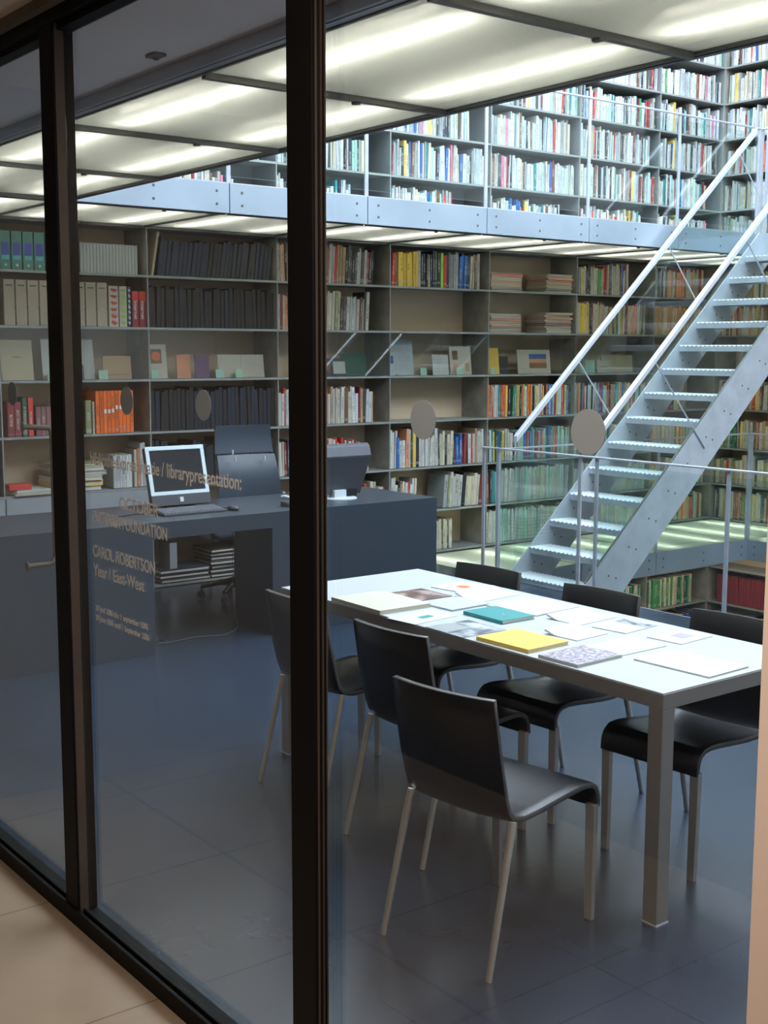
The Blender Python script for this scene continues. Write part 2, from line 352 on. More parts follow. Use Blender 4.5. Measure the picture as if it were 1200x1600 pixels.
# dots and lettering on the glass
for i, (y, z) in enumerate(((3.902, 1.609),(3.078,1.614),(2.661,1.617),(1.819,1.620),(1.396,1.619))):
    mb = MB(); n = 40
    mb.prism([(y+.0375*math.cos(2*PI*k/n), z+.0375*math.sin(2*PI*k/n)) for k in range(n)], 'x', 1.4935, 1.4948)
    o = mb.build('glass_marker_dot', M_dot, fixn=True)
    desc = ['grey round safety dot on the glass beyond the first dark mullion',
            'grey round safety dot over the orange books on the glass',
            'grey round safety dot over the black binders above the silver screen',
            'large grey round safety dot in front of the empty beige shelf',
            'largest grey round safety dot, in front of the staircase handrail'][i]
    tag(o, desc, 'sticker', 'safety dots on the glass partition')
lt = thing('vinyl_lettering', 'pale vinyl exhibition lettering stuck on the glass partition', 'lettering', (1.49485, 3.32, 1.2))
for body, y0, y1, z, h in (('bibliotheekpresentatie / librarypresentation:', 3.322, 2.488, 1.425, .036), ('OCTOBER', 3.14, 2.908, 1.314, .034),
    ('OCTOBER FOUNDATION', 3.320, 2.863, 1.258, .034), ('CAROL ROBERTSON', 3.322, 2.935, 1.158, .034), ('Year / East-West', 3.322, 3.000, 1.102, .034),
    ('20 juni 2006 t/m 1 september 2006', 3.315, 2.983, .999, .017), ('20 June 2006 until 1 September 2006', 3.317, 2.977, .970, .017)):
    text_mesh(body, 'text_line', M_text, lt, (0, y0-3.32, z-1.2), (0,-1,0), (0,0,1), length=y0-y1, height=h, depth=.0001)
ph = thing('pull_handle', 'slim steel pull handle standing off the glass door', 'handle', (1.504, 3.856, 1.05))
MB().tube([(0,0,0),(.07,0,0),(.092,0,.006),(.10,0,.03),(.10,0,.42),(.09,0,.448),(0,0,.455)], .009, 10).build('grip', mat('handle_bronze', (.22,.19,.15), .35, .7), ph, smooth=True)
for z in (0,.455): MB().lathe([(.016,0),(.016,.004)], 16).build('mounting_plate', mat('handle_bronze', (.22,.19,.15), .35, .7), ph, (0,0,z), (0,PI/2,0))

sd = thing('smoke_detector', 'small grey detector on the soffit behind the glass', 'detector', (1.885, 3.62, 2.665))
MB().box(-.022,.022,-.032,.032,-.010,0).build('housing', mat('detector_grey', (.16,.16,.17), .5), sd, bevel=.004)
MB().lathe([(.008,-.018),(.012,-.014)], 12).build('lens', M_blackpl, sd)

# ------------------------------------------------------------------ luminous ceilings and the lit glass floor
def light_panel(x0, x1, y0, y1, z, label, group, up=False, h=.13, name='ceiling_light', dmat=None):
    cx, cy_ = (x0+x1)/2, (y0+y1)/2; a, b = (x1-x0)/2-.012, (y1-y0)/2-.012
    o = thing(name, label, 'light', (cx, cy_, z), 0, group); s = -1 if up else 1
    mb = MB(); mb.box(-a, a, -b, b, -.002, .002); mb.build('diffuser', dmat or M_diff, o)
    mb = MB()                                        # open white box above (or below) the sheet
    zz = sorted((s*.004, s*h)); w = .004
    mb.box(-a, a, -b, b, *sorted((s*h, s*(h-.004)))); mb.box(-a, -a+w, -b, b, *zz); mb.box(a-w, a, -b, b, *zz); mb.box(-a+w, a-w, -b, -b+w, *zz); mb.box(-a+w, a-w, b-w, b, *zz)
    mb.build('light_box', M_box, o)
    for fx in (-.28, .28):
        tb = MB().tube([(fx*2*a, -b*.86, s*.055), (fx*2*a, b*.86, s*.055)], .013, 8).build('fluorescent_tube', M_tube, o, smooth=True)
    mb = MB()
    if not up:
        for xx in (-a-.012, a): mb.box(xx, xx+.012, -b-.012, b+.012, -.012, .03)
        for yy in (-b-.012, b): mb.box(-a, a, yy, yy+.012, -.022, .03)
    else:
        for xx in (-a-.012, a): mb.box(xx, xx+.012, -b-.012, b+.012, -.02, 0.0)
        for yy in (-b-.012, b): mb.box(-a, a, yy, yy+.012, -.02, 0.0)
    mb.build('frame', M_tbar if not up else M_fascia, o)
    for yy in (-b-.006, b+.006):
        if not up: MB().lathe([(.012,-.030),(.014,-.022)], 8).build('clip', M_tbar, o, (a*.2, yy, 0))
    return o
XS0, XS1 = 2.03, 3.06
ys = [YV-.03-1.13*i for i in range(8)]
for i in range(7):
    light_panel(XS0, XS1, ys[i+1], ys[i], ZC, 'square mesh light panel, %s along the strip beside the partition counted from the shelves' % ordinal(i), 'mesh light panels beside the partition')
for i in range(8):
    x0, x1 = GX[i], GX[i+1]
    light_panel(x0, x1, YV+.03, YB+.02, ZC, 'mesh light panel under the gallery over the %s back-wall bay' % ordinal(i), 'mesh light panels over the back wall shelves')
for i in range(3):
    light_panel(XW+.02, XR+.02, YV-1.13*(i+1), YV-1.13*i, ZC, 'mesh light panel under the gallery, %s along the far side wall' % ordinal(i), 'mesh light panels by the far side wall')
# edge rail between soffit and strip
t = MB(); t.box(1.985, 2.0, -1.5, 8.1, 2.625, 2.80); t.box(2.0, 2.028, -1.5, YV, 2.622, 2.634)
struct(t, 'trim_7', M_steel)
struct(B(3.062, 3.085, -1.5, YV, 2.615, ZM), 'trim_8', M_tbar)
# glass walkway floor lit from below
xs = [XV, 7.46, 8.56, 9.65, XR]
for i in range(4):
    light_panel(xs[i], xs[i+1], YV+.03, YB-.01, -.004, 'frosted glass floor panel lit from below, %s along the back shelves' % ordinal(i), 'lit floor panels along the back shelves', up=True, h=.155, name='floor_light', dmat=M_walk)
for i in range(3):
    light_panel(XW+.03, XR, YV+.03-1.13*(i+1), YV+.03-1.13*i-.0, -.004, 'frosted glass floor panel lit from below, %s along the far side wall' % ordinal(i), 'lit floor panels by the far side wall', up=True, h=.155, name='floor_light', dmat=M_walk)

# fascia plates of the gallery and of the floor around the void
tn = [9]
def plate(x0, x1, y0, y1, z0, z1, axis, bolts):
    mb = B(x0, x1, y0, y1, z0, z1); o = struct(mb, 'trim_%d' % tn[0], M_fascia, bevel=.002); tn[0] += 1
    for u in bolts:
        for z in (z0+.055, z1-.055):
            b = MB().lathe([(.009,0),(.009,.002),(.006,.004)], 10)
            if axis == 'x': b.build('bolt', M_tbar, o, (u, y0, z), (PI/2,0,0))
            else: b.build('bolt', M_tbar, o, (x0, u, z), (0,-PI/2,0))
edges = [3.08, 4.15, 5.25, 6.36, 7.46, 8.56, 9.70]
for i in range(6):
    a, b = edges[i]+.003, edges[i+1]-.003
    plate(a, b, YV-.012, YV, 2.615, 2.805, 'x', (a+.09, (a+b)/2, b-.09))
for i in range(4):
    a, b = YV-1.1*(i+1)+.003, YV-1.1*i-.003
    plate(XW-.012, XW, a, b, 2.615, 2.805, 'y', (a+.09, b-.09))
e2 = [XV, 7.46, 8.40, 9.70]
for i in range(3):
    a, b = e2[i]+.003, e2[i+1]-.003
    plate(a, b, YV-.012, YV, -.185, .0, 'x', (a+.09, (a+b)/2, b-.09))
for i in range(4):
    a, b = YV-1.1*(i+1)+.003, YV-1.1*i-.003
    plate(XW-.012, XW, a, b, -.185, .0, 'y', (a+.09, b-.09))
plate(XV, XV+.012, 2.4, YV, -.185, .0, 'y', ())

# ------------------------------------------------------------------ shelving
def bay_names(i): return ['part-seen bay at the partition end','first full bay','second bay','third bay','fourth bay','fifth bay','sixth bay','corner bay'][i]
def bookcase(name, x0, x1, levels, ztop, back, label, group, rotz=0, origin=None, doors=False, glass=None, side=None, lastup=False):
    """unit from local x 0..w, y 0..DEP (y=0 front)"""
    w = x1-x0; o = thing(name, label, 'bookcase', origin or (x0, YB, 0), rotz, group)
    zb = levels[0]-.02
    B(.004, w-.004, DEP-.012, DEP, zb, ztop).build('back_panel', back, o)
    u = MB(); u.box(-.004, .004, .0, DEP-.012, zb, ztop, 0); u.box(-.0045, .0045, -.001, .010, zb, ztop, 1)
    u.build('upright', [side or M_shelf_side, M_shelf], o)
    if lastup:
        u = MB(); u.box(w-.004, w+.004, .0, DEP-.012, zb, ztop, 0); u.box(w-.0045, w+.0045, -.001, .010, zb, ztop, 1); u.build('upright', [side or M_shelf_side, M_shelf], o)
    for z in levels:
        s_ = MB(); s_.box(.0046, w-.0046, .0, DEP-.0125, z-.004, z, 0); s_.box(.0046, w-.0046, -.002, .0, z-.013, z+.004, 0)
        s_.build('shelf', M_shelf, o)
    if doors:
        for k in (0, 1):
            d = B(.006+k*(w/2), w/2-.003+k*(w/2), -.012, -.0025, .03, .742).build('cabinet_door', M_cab, o, bevel=.001)
    if glass:
        for k in (0, 1):
            z0, z1 = glass
            B(.006+k*w/2, w/2-.002+k*w/2, -.008, -.0035, z0+.006, z1-.016).build('glass_door', M_gl_cab, o)
    return o
for i in range(8):
    lv = [z for z in ZL if not (i < 2 and z < .7)]
    if i < 2: lv = [.02]+lv
    lab = 'built-in steel bookcase under the gallery, %s of the back wall' % bay_names(i)
    bookcase('bookcase', GX[i], GX[i+1], lv, 2.615, M_shelf_back, lab, 'bookcases of the lower back wall', doors=(i < 2), glass=(ZL[4], ZL[5]), lastup=(i == 7))
for i in range(1, 8):
    bookcase('bookcase', GX[i], GX[i+1], ZU, 5.29, M_shelf_back_up, 'grey steel bookcase on the upper gallery, %s of the back wall' % bay_names(i), 'bookcases of the upper back wall', side=mat('upper_side_panel', (.24,.27,.28), .6, .2, var=.1, scale=5), lastup=(i == 7))
for i in range(3):
    y = YB-1.1*i
    for lv, zt, bk, lab, gr in ((ZL, 2.615, M_shelf_back, 'lower far side wall behind the stairs', 'bookcases of the lower side wall'), (ZU, 5.29, M_shelf_back_up, 'upper gallery side wall', 'bookcases of the upper side wall')):
        bookcase('bookcase', 0, 1.1, lv, zt, bk, 'steel bookcase on the %s, %s from the corner' % (lab, ordinal(i)), gr, rotz=-PI/2, origin=(XR, y, 0), glass=None, lastup=(i == 2))
for i in (5, 6, 7):
    bookcase('bookcase', GX[i], GX[i+1], ZD, -.19, M_shelf_back, 'basement bookcase seen under the back walkway, %s' % bay_names(i), 'basement bookcases', lastup=(i == 7))
for i in range(2):
    bookcase('bookcase', 0, 1.1, ZD, -.19, M_shelf_back, 'basement bookcase below the far side walkway, %s from the corner' % ordinal(i), 'basement bookcases', rotz=-PI/2, origin=(XR, YB-1.1*i, 0), lastup=(i == 1))

# ------------------------------------------------------------------ books
BOOKS = []
SEED = [0]
def wpal(d): ks = list(d); return ks, [d[k] for k in ks]
UP = wpal(dict(white=26, ivory=13, pale_blue=16, light_grey=15, cream=5, grey=12, charcoal=8, black=4, teal=3, blue=2, red=3, maroon=3, green=1, yellow=2, brown=3, pink=1, navy=3, mint=2))
MIXP = wpal(dict(white=24, ivory=16, cream=10, light_grey=6, red=7, maroon=5, charcoal=7, black=6, blue=3, brown=5, salmon=4, tan=4, navy=3, olive=1))
WARM = wpal(dict(ivory=18, cream=26, tan=18, brown=8, olive=5, maroon=5, red=3, orange=3, yellow=5, charcoal=6, green=2, light_grey=8, dark_green=4, salmon=5, white=7))
STRIPE = wpal(dict(orange=14, red=9, yellow=8, ivory=10, white=10, cream=7, pale_blue=5, teal=6, charcoal=6, navy=5, black=5, green=3, lime=2, blue=4, tan=5, maroon=4))
FUNKY = wpal(dict(white=16, ivory=12, teal=8, dark_green=5, red=9, salmon=5, navy=8, charcoal=8, blue=8, grey=8, mint=6, olive=3, yellow=3, orange=2))
PALEG = wpal(dict(ivory=24, white=16, mint=14, light_grey=12, cream=8, pale_blue=8, grey=6))
DARKB = wpal(dict(black=9, navy=8))
BLACKS = wpal(dict(black=10, navy=1))
def pos_on(wall, u, z, inset):
    if wall == 'B': return (u, YB+inset, z), 0.0
    return (XR+inset, YB-u, z), -PI/2
def run(wall, u0, u1, z, pal, h=(.22,.30), t=(.012,.034), lean=0.0, name='book', where='', row='', series=None, dep=(.17,.24), inset=.03, colseq=None, fixed=False, endlean=False):
    u = u0; i = 0
    hb = random.uniform(*h)
    while True:
        tk = random.uniform(*t) if not fixed else t[0]
        c = colseq[i] if colseq and i < len(colseq) else random.choices(*pal)[0]
        if random.random() < .42: hb = random.uniform(*h)
        hh = hb+random.uniform(-.018, .018) if not fixed else h[0]
        hh = max(h[0], min(h[1], hh))
        ln = lean*random.uniform(.8, 1.1) if lean else (random.choice((0,0,0,0,.04,-.03)) if not fixed else 0)
        step = tk/math.cos(ln)+.0008
        if u+step+abs(hh*math.sin(ln))*(1 if ln > 0 else 0) > u1 or (colseq and i >= len(colseq) and series == 'exact'): break
        if ln < 0 and i == 0: u += hh*math.sin(-ln)
        p, rz = pos_on(wall, u+tk/2, z+.0045+abs(math.sin(ln))*tk/2, inset+random.uniform(0, .012)*(not fixed))
        BOOKS.append(dict(p=p, rz=rz, t=tk, h=hh, d=random.uniform(*dep), lean=ln, c=c, name=name, where=where, row=row, i=i, series=series, sd=SEED[0]))
        SEED[0] += 1; u += step; i += 1
    return u
def book_mb(mb, t, h, d, sd, M, m_cover, m_page, detail):
    n0 = len(mb.f)
    x = t/2
    if detail:
        r = min(.004, t*.25); c = .0018
        ring = [(-x, d), (-x, r), (-x+r*.6, .0), (x-r*.6, .0), (x, r), (x, d), (x-c, d), (x-c, r+c), (-x+c, r+c), (-x+c, d)]
        vs = [(a, b, z) for z in (0, h) for a, b in ring]; n = 10
        vs = [M @ Vector(v) for v in vs]
        fs = [(i, (i+1)%n, n+(i+1)%n, n+i) for i in range(n)]+[(0,1,8,9),(1,2,3,4),(1,4,7,8),(4,5,6,7)]
        fs = [tuple(reversed(f)) if k < n else f for k, f in enumerate(fs)]
        tops = [tuple(i+n for i in reversed(f)) for f in ((0,1,8,9),(1,2,3,4),(1,4,7,8),(4,5,6,7))]
        mb.add(vs, fs+tops, m_cover)
        for k in (1,2,3): mb.uv[n0+k] = None
        sdn = sd+1
        for k in (0,1,2,3,4):
            a, b = ring[k], ring[(k+1)%n]; ua, ub = (a[0]+x)/t, (b[0]+x)/t
            f = fs[k]; order = {k:(ua,0), (k+1)%n:(ub,0), n+(k+1)%n:(ub,1), n+k:(ua,1)}
            mb.uv[n0+k] = [(sdn+.02+.96*order[j][0], order[j][1]) for j in f] if 1 <= k <= 3 else [(sdn+.01, order[j][1]) for j in f]
        mb.box(-x+c, x-c, r+c, d-.003, .003, h-.004, m_page, M)
    else:
        vs = [(xx, yy, z) for z in (0, h) for xx, yy in ((-x, .002), (0, 0), (x, .002), (x, d), (-x, d))]
        vs = [M @ Vector(v) for v in vs]
        mb.add(vs, [(0,1,6,5),(1,2,7,6),(2,3,8,7),(4,0,5,9)], m_cover); 
        mb.uv[n0] = [(sd+1+.02,0),(sd+1.5,0),(sd+1.5,1),(sd+1.02,1)]; mb.uv[n0+1] = [(sd+1.5,0),(sd+1.98,0),(sd+1.98,1),(sd+1.5,1)]
        mb.uv[n0+2] = [(sd+1.01,0),(sd+1.01,0),(sd+1.01,1),(sd+1.01,1)]; mb.uv[n0+3] = mb.uv[n0+2]
        mb.add([vs[k] for k in (5,6,7,8,9)], [(0,1,2,3,4)], m_page)

W1, W2, W3, W4, W5, W6, W7 = ['%s back-wall bay' % w for w in ('first','second','third','fourth','fifth','sixth','corner')]
ROWN = ['bottom shelf','second shelf up','third shelf up','middle shelf','glass-fronted shelf','second shelf down','top shelf']
def rw(k): return ROWN[k]
def L(z): return ZL[z]
# --- bay 0 (only a sliver seen)
run('B', 2.75, 3.03, L(6), WARM, (.26,.28), (.02,.04), where='bay beside the partition', row=rw(6))
run('B', 2.75, 3.03, L(5), WARM, (.26,.30), (.03,.05), where='bay beside the partition', row=rw(5), colseq=['tan']*6)
# --- bay 1: journals, red/green, orange, white magazines
run('B', 3.655, 4.095, L(6), wpal({'light_grey':1}), (.205,.205), (.0235,.0235), name='journal', series='journals', where=W1, row=rw(6), fixed=True, colseq=['light_grey']*17+['light_grey'], dep=(.18,.18))
run('B', 3.10, 3.20, L(3), MIXP, (.235,.235), (.048,.048), colseq=['maroon']*2, fixed=True, where=W1, row=rw(3), dep=(.2,.2))
run('B', 3.205, 3.245, L(3), MIXP, (.265,.265), (.034,.034), colseq=['dark_green'], fixed=True, where=W1, row=rw(3))
run('B', 3.246, 3.29, L(3), MIXP, (.262,.262), (.036,.036), colseq=['red'], fixed=True, where=W1, row=rw(3))
run('B', 3.30, 3.66, L(3), MIXP, (.20,.205), (.036,.040), colseq=['dusty_rose']*8+['brown'], fixed=True, where=W1, row=rw(3))
run('B', 3.662, 3.715, L(3), MIXP, (.235,.235), (.045,.05), colseq=['olive'], fixed=True, where=W1, row=rw(3))
run('B', 3.716, 3.735, L(3), MIXP, (.225,.225), (.014,.014), colseq=['ivory'], fixed=True, where=W1, row=rw(3))
run('B', 3.74, 4.055, L(3), MIXP, (.30,.30), (.0285,.0285), colseq=['orange']*11, fixed=True, name='orange_volume', series='orange', where=W1, row=rw(3), dep=(.22,.22))
run('B', 3.80, 3.86, L(2), MIXP, (.22,.24), (.012,.018), lean=.22, colseq=['cream']*3, where=W1, row=rw(2), series='exact')
run('B', 3.865, 4.03, L(2), MIXP, (.235,.24), (.014,.02), colseq=['white']*12, where=W1, row=rw(2), lean=0)
run('B', 4.03, 4.145, L(2), MIXP, (.27,.33), (.022,.03), colseq=['ivory','salmon','light_grey','white'], where=W1, row=rw(2))
# --- bay 2: dark binders
run('B', 4.20, 4.36, L(6), MIXP, (.315,.315), (.020,.020), lean=.16, colseq=['cream'], series='exact', where=W2, row=rw(6))
run('B', 4.245, 5.24, L(6), DARKB, (.25,.285), (.030,.036), lean=.14, name='dark_binder', series='leaning', where=W2, row=rw(6), dep=(.24,.25), colseq=['navy']*12)
run('B', 4.165, 5.25, L(5), BLACKS, (.27,.30), (.032,.038), name='dark_binder', series='upright5', where=W2, row=rw(5), dep=(.24,.25))
run('B', 4.165, 5.25, L(3), DARKB, (.28,.32), (.032,.038), name='dark_binder', series='upright3', where=W2, row=rw(3), dep=(.24,.25))
run('B', 4.165, 5.25, L(2), DARKB, (.27,.33), (.032,.038), name='dark_binder', series='upright2', where=W2, row=rw(2), dep=(.24,.25))
# --- bay 3
run('B', 5.275, 5.70, L(6), MIXP, (.25,.29), (.014,.03), where=W3, row=rw(6))
run('B', 5.70, 6.215, L(6), MIXP, (.25,.31), (.012,.034), lean=.05, where=W3, row=rw(6), colseq=['ivory','brown','white','ivory','white','red','tan','tan','tan','black','charcoal','charcoal','black','charcoal','white','ivory'])
run('B', 5.275, 5.70, L(5), MIXP, (.25,.29), (.014,.03), where=W3, row=rw(5))
run('B', 5.70, 6.17, L(5), MIXP, (.25,.31), (.012,.032), lean=.05, where=W3, row=rw(5), colseq=['white','ivory','cream','ivory','ivory','olive','cream','charcoal','brown','charcoal','white','ivory','white','white'])
run('B', 5.275, 6.21, L(3), MIXP, (.24,.30), (.014,.034), where=W3, row=rw(3))
run('B', 5.275, 6.16, L(2), wpal(dict(red=8,salmon=4,ivory=8,white=6,maroon=4,navy=1,cream=4)), (.22,.31), (.012,.03), where=W3, row=rw(2))
run('B', 5.275, 6.345, L(1), MIXP, (.20,.28), (.012,.03), where=W3, row=rw(1))
run('B', 5.275, 6.2, L(0), MIXP, (.20,.28), (.012,.03), where=W3, row=rw(0))
# --- bay 4
run('B', 6.39, 7.40, L(6), MIXP, (.27,.305), (.022,.036), where=W4, row=rw(6), colseq=['red','brown']+['yellow']*7+['white','black','navy','black','ivory','black','navy','charcoal','navy','lime','red','navy','grey','grey','grey','ivory','blue','blue','blue','navy','navy'])
run('B', 6.385, 7.45, L(2), MIXP, (.23,.33), (.014,.036), where=W4, row=rw(2), colseq=['white','ivory','white','blue','light_grey','white','salmon','ivory','charcoal','yellow','navy','ivory','light_grey','white','white','ivory','white','white','ivory','white','charcoal','cream','ivory','black','ivory','cream','charcoal','purple','blue','blue','purple','maroon','black'])
run('B', 6.385, 6.68, L(1), MIXP, (.20,.30), (.016,.03), where=W4, row=rw(1), lean=.04, colseq=['white','ivory','white','black','tan','ivory','light_grey','red'])
run('B', 6.97, 7.45, L(1), MIXP, (.26,.32), (.02,.045), where=W4, row=rw(1), lean=.09, colseq=['grey','olive','light_grey','light_grey','ivory','white','black','ivory','cream','cream','ivory'])
run('B', 6.385, 7.09, L(0), MIXP, (.22,.30), (.014,.03), where=W4, row=rw(0))
# --- bay 5
run('B', 7.48, 8.54, L(3), STRIPE, (.27,.285), (.012,.028), where=W5, row=rw(3), colseq=['orange','tan','red','ivory','pale_blue','ivory','teal'])
run('B', 7.48, 8.54, L(2), FUNKY, (.25,.29), (.010,.026), where=W5, row=rw(2))
run('B', 7.48, 7.62, L(1), FUNKY, (.28,.30), (.02,.03), where=W5, row=rw(1), colseq=['maroon','charcoal','teal','teal'])
run('B', 7.66, 8.54, L(1), PALEG, (.29,.31), (.014,.03), where=W5, row=rw(1))
run('B', 7.48, 8.54, L(0), PALEG, (.27,.30), (.012,.03), where=W5, row=rw(0))
# --- bay 6
run('B', 8.58, 9.30, L(6), MIXP, (.24,.30), (.016,.03), where=W6, row=rw(6), colseq=['navy','light_grey','ivory','yellow','white','black','black','black','ivory','ivory','ivory','ivory','green','green','cream'])
run('B', 8.58, 9.60, L(5), WARM, (.26,.30), (.016,.03), where=W6, row=rw(5), colseq=['ivory','ivory','yellow','yellow','yellow','cream','yellow','navy','maroon'])
run('B', 8.58, 9.63, L(3), FUNKY, (.26,.29), (.012,.026), where=W6, row=rw(3))
run('B', 8.58, 9.63, L(2), FUNKY, (.25,.29), (.012,.028), where=W6, row=rw(2))
run('B', 8.58, 9.63, L(1), PALEG, (.25,.31), (.014,.03), where=W6, row=rw(1))
run('B', 8.58, 9.63, L(0), PALEG, (.25,.30), (.014,.03), where=W6, row=rw(0))
# --- bay 7
run('B', 9.67, 10.45, L(6), WARM, (.25,.30), (.018,.034), where=W7, row=rw(6), colseq=['ivory','white','charcoal','ivory','charcoal','ivory','charcoal','tan','salmon','tan','ivory','brown','salmon','salmon','salmon','orange'])
run('B', 9.67, 10.58, L(5), wpal(dict(tan=8,cream=6,yellow=3,salmon=4)), (.27,.29), (.022,.036), where=W7, row=rw(5))
run('B', 9.67, 10.2, L(3), WARM, (.25,.29), (.016,.03), where=W7, row=rw(3))
run('B', 9.67, 10.55, L(2), WARM, (.25,.29), (.016,.03), where=W7, row=rw(2), colseq=['red','red']+['cream']*10)
run('B', 9.67, 10.55, L(1), WARM, (.25,.30), (.016,.03), where=W7, row=rw(1))
run('B', 9.67, 10.55, L(0), WARM, (.22,.28), (.016,.03), where=W7, row=rw(0))
# --- right wall, lower
for i in range(3):
    for k in (0,1,2,3,5,6):
        if i == 0 and k == 4: continue
        a = 1.1*i+(.40 if (i == 0 and k in (6,)) else .03); 
        run('R', a, 1.1*i+1.07, L(k), WARM, (.24,.31) if k < 6 else (.22,.28), (.016,.036), where='side wall bay %s the corner' % ('in','next to','away from')[i], row=rw(k))
# --- upper back wall and side wall
for i in range(1, 8):
    for k in range(7):
        a, b = GX[i]+.012, GX[i+1]-.012
        w = '%s gallery bay' % ORD[i-1]
        g = random.random()
        if k == 0: b -= random.uniform(.1, .4); hr = (.19,.27)
        elif k == 4 and i > 4: hr = (.20,.27)
        else: hr = (.23,.305)
        if g < .3 and k: b -= random.uniform(.05, .22)
        run('B', a, b, ZU[k], UP, hr, (.010,.032), where=w, row=['bottom shelf','second shelf','third shelf','fourth shelf','fifth shelf','sixth shelf','seventh shelf'][k])
for i in range(3):
    for k in range(7):
        run('R', 1.1*i+.02, 1.1*i+1.08-random.uniform(0,.15), ZU[k], UP, (.22,.30), (.012,.032), where='gallery side wall bay %s the corner' % ('in','next to','away from')[i], row=['bottom shelf','second shelf','third shelf','fourth shelf','fifth shelf','sixth shelf','seventh shelf'][k])
# --- basement
run('B', 8.58, 9.63, ZD[2], wpal(dict(green=5,cream=6,dark_green=3,ivory=2)), (.27,.28), (.02,.03), where='basement bay under the walkway', row='upper row')
run('B', 9.67, 10.42, ZD[2], wpal(dict(green=5,cream=6,dark_green=3)), (.285,.30), (.024,.034), where='basement corner bay', row='upper row', colseq=['cream','dark_green','cream','green','green','green','green','green','cream','green','cream','green','cream','green','cream'])
run('B', 9.67, 10.5, ZD[1], wpal(dict(navy=5,blue=3,ivory=3)), (.25,.28), (.02,.03), where='basement corner bay', row='lower row')
run('R', .10, 1.07, ZD[2], wpal(dict(red=1)), (.282,.288), (.029,.031), where='basement side wall', row='upper row', name='red_volume', series='red', colseq=['maroon']*40)
run('R', 1.12, 2.17, ZD[2], WARM, (.26,.285), (.02,.03), where='basement side wall', row='far row')
run('R', .05, 1.07, ZD[1], WARM, (.22,.27), (.02,.03), where='basement side wall', row='lower row')

def proj(p):
    v = Vector(p)-Vector((0,0,EYE)); c = Wm @ v
    return 600+F_PX*c[0]/c[2], 800+F_PX*c[1]/c[2], c[2]
def hidden(b):
    """outside the frame or behind mullions, desk, table and light strip"""
    x, y, d = proj((b['p'][0], b['p'][1], b['p'][2]+b['h']*.6))
    if x < 2 or x > 1198 or y < 0: return True
    if 86 < x < 120 or 454 < x < 509: return True
    if b['p'][2] > 2.7 and y < 307-(x-122)*.2264+6: return True
    if b['p'][2] < .7 and b['p'][0] < 5.3 and b['name'] == 'book': return True
    if b['p'][2] > 2.7 and b['p'][2] < 2.9 and b['h'] < .2: return True
    if b['p'][2] < 0 and (x < 985 or y > 955): return True
    return False
cand = [b for b in BOOKS if b['name'] == 'book' and not hidden(b)]
for b in cand:
    x, y, d = proj(b['p']); b['score'] = b['h']*b['t']/d**2*(.7 if 800 < x < 1200 and y > 450 else 1)
cand.sort(key=lambda b: -b['score'])
for b in cand[:300]: b['solo'] = True
def in_frame(b, m=60):
    x, y, d = proj(b['p']); return -m < x < 1200+m*3 and -m < y < 1600
for b in BOOKS:
    if b['name'] != 'book': b['solo'] = not hidden(b) or b['name'] in ('orange_volume',)
DARKNAMES = ('black','charcoal','navy')
GLAB = {'journals': ('grey slim journal in the even row on the top shelf of the first bay', 'journal', 'grey journals on the top shelf'),
        'orange': ('tall orange volume in the orange row above the silver screen', 'book', 'orange volumes'),
        'leaning': ('dark navy binder leaning in the top row over the silver screen', 'binder', 'leaning dark binders on the top shelf'),
        'upright5': ('black binder upright on the second shelf down, second bay', 'binder', 'black binders on the second shelf down'),
        'upright3': ('dark binder on the shelf just above the office chair', 'binder', 'dark binders above the office chair'),
        'upright2': ('dark binder on the shelf behind the office chair back', 'binder', 'dark binders behind the office chair'),
        'red': ('dark red volume in the long red row in the basement', 'book', 'dark red volumes in the basement')}
stuff = MB(); smats = []; sidx = {}
def sm(name):
    m = spine_mat(name)
    if name not in sidx: sidx[name] = len(smats); smats.append(m)
    return sidx[name]
smats.append(M_page); sidx['_page'] = 0
cache = {}
used_labels = {}
for b in BOOKS:
    if b.get('solo'):
        mb = MB(); book_mb(mb, b['t'], b['h'], b['d'], b['sd'], Matrix.Identity(4), 0, 1, True)
        o = mb.build(b['name'], [spine_mat(b['c']) if b['name'] in ('book','orange_volume') else mat('cloth_'+b['c'], PAL[b['c']] if b['c'] != 'navy' else (.012,.018,.036), .75), M_page], loc=b['p'], rot=(0, b['lean'], b['rz']) if b['rz'] == 0 else (0,0,b['rz']))
        if b['rz'] != 0: o.rotation_euler = (Matrix.Rotation(b['rz'], 4, 'Z') @ Matrix.Rotation(b['lean'], 4, 'Y')).to_euler()
        if b['series'] in GLAB: tag(o, *GLAB[b['series']])
        else:
            sz = 'thick ' if b['t'] > .034 else ('thin ' if b['t'] < .016 else '')
            sz = ('tall ' if b['h'] > .29 else 'short ' if b['h'] < .225 else '')+sz
            lab = '%s%s book, %s along, %s, %s' % (sz, NICE.get(b['c'], b['c'].replace('_',' ')), ordinal(b['i']), b['row'], b['where'])
            if lab in used_labels: lab = lab.replace(' book,', ' book further on,')
            used_labels[lab] = 1
            tag(o, lab, 'book', 'books on the %s of the %s' % (b['row'], b['where']))
    elif in_frame(b):
        M = Matrix.Translation(b['p']) @ Matrix.Rotation(b['rz'], 4, 'Z') @ Matrix.Rotation(b['lean'], 4, 'Y')
        book_mb(stuff, b['t'], b['h'], b['d'], b['sd'], M, sm(b['c']), 0, False)
so = stuff.build('shelved_books', smats); tag(so, 'the many small books further off on the library shelves', 'books', None, 'stuff')

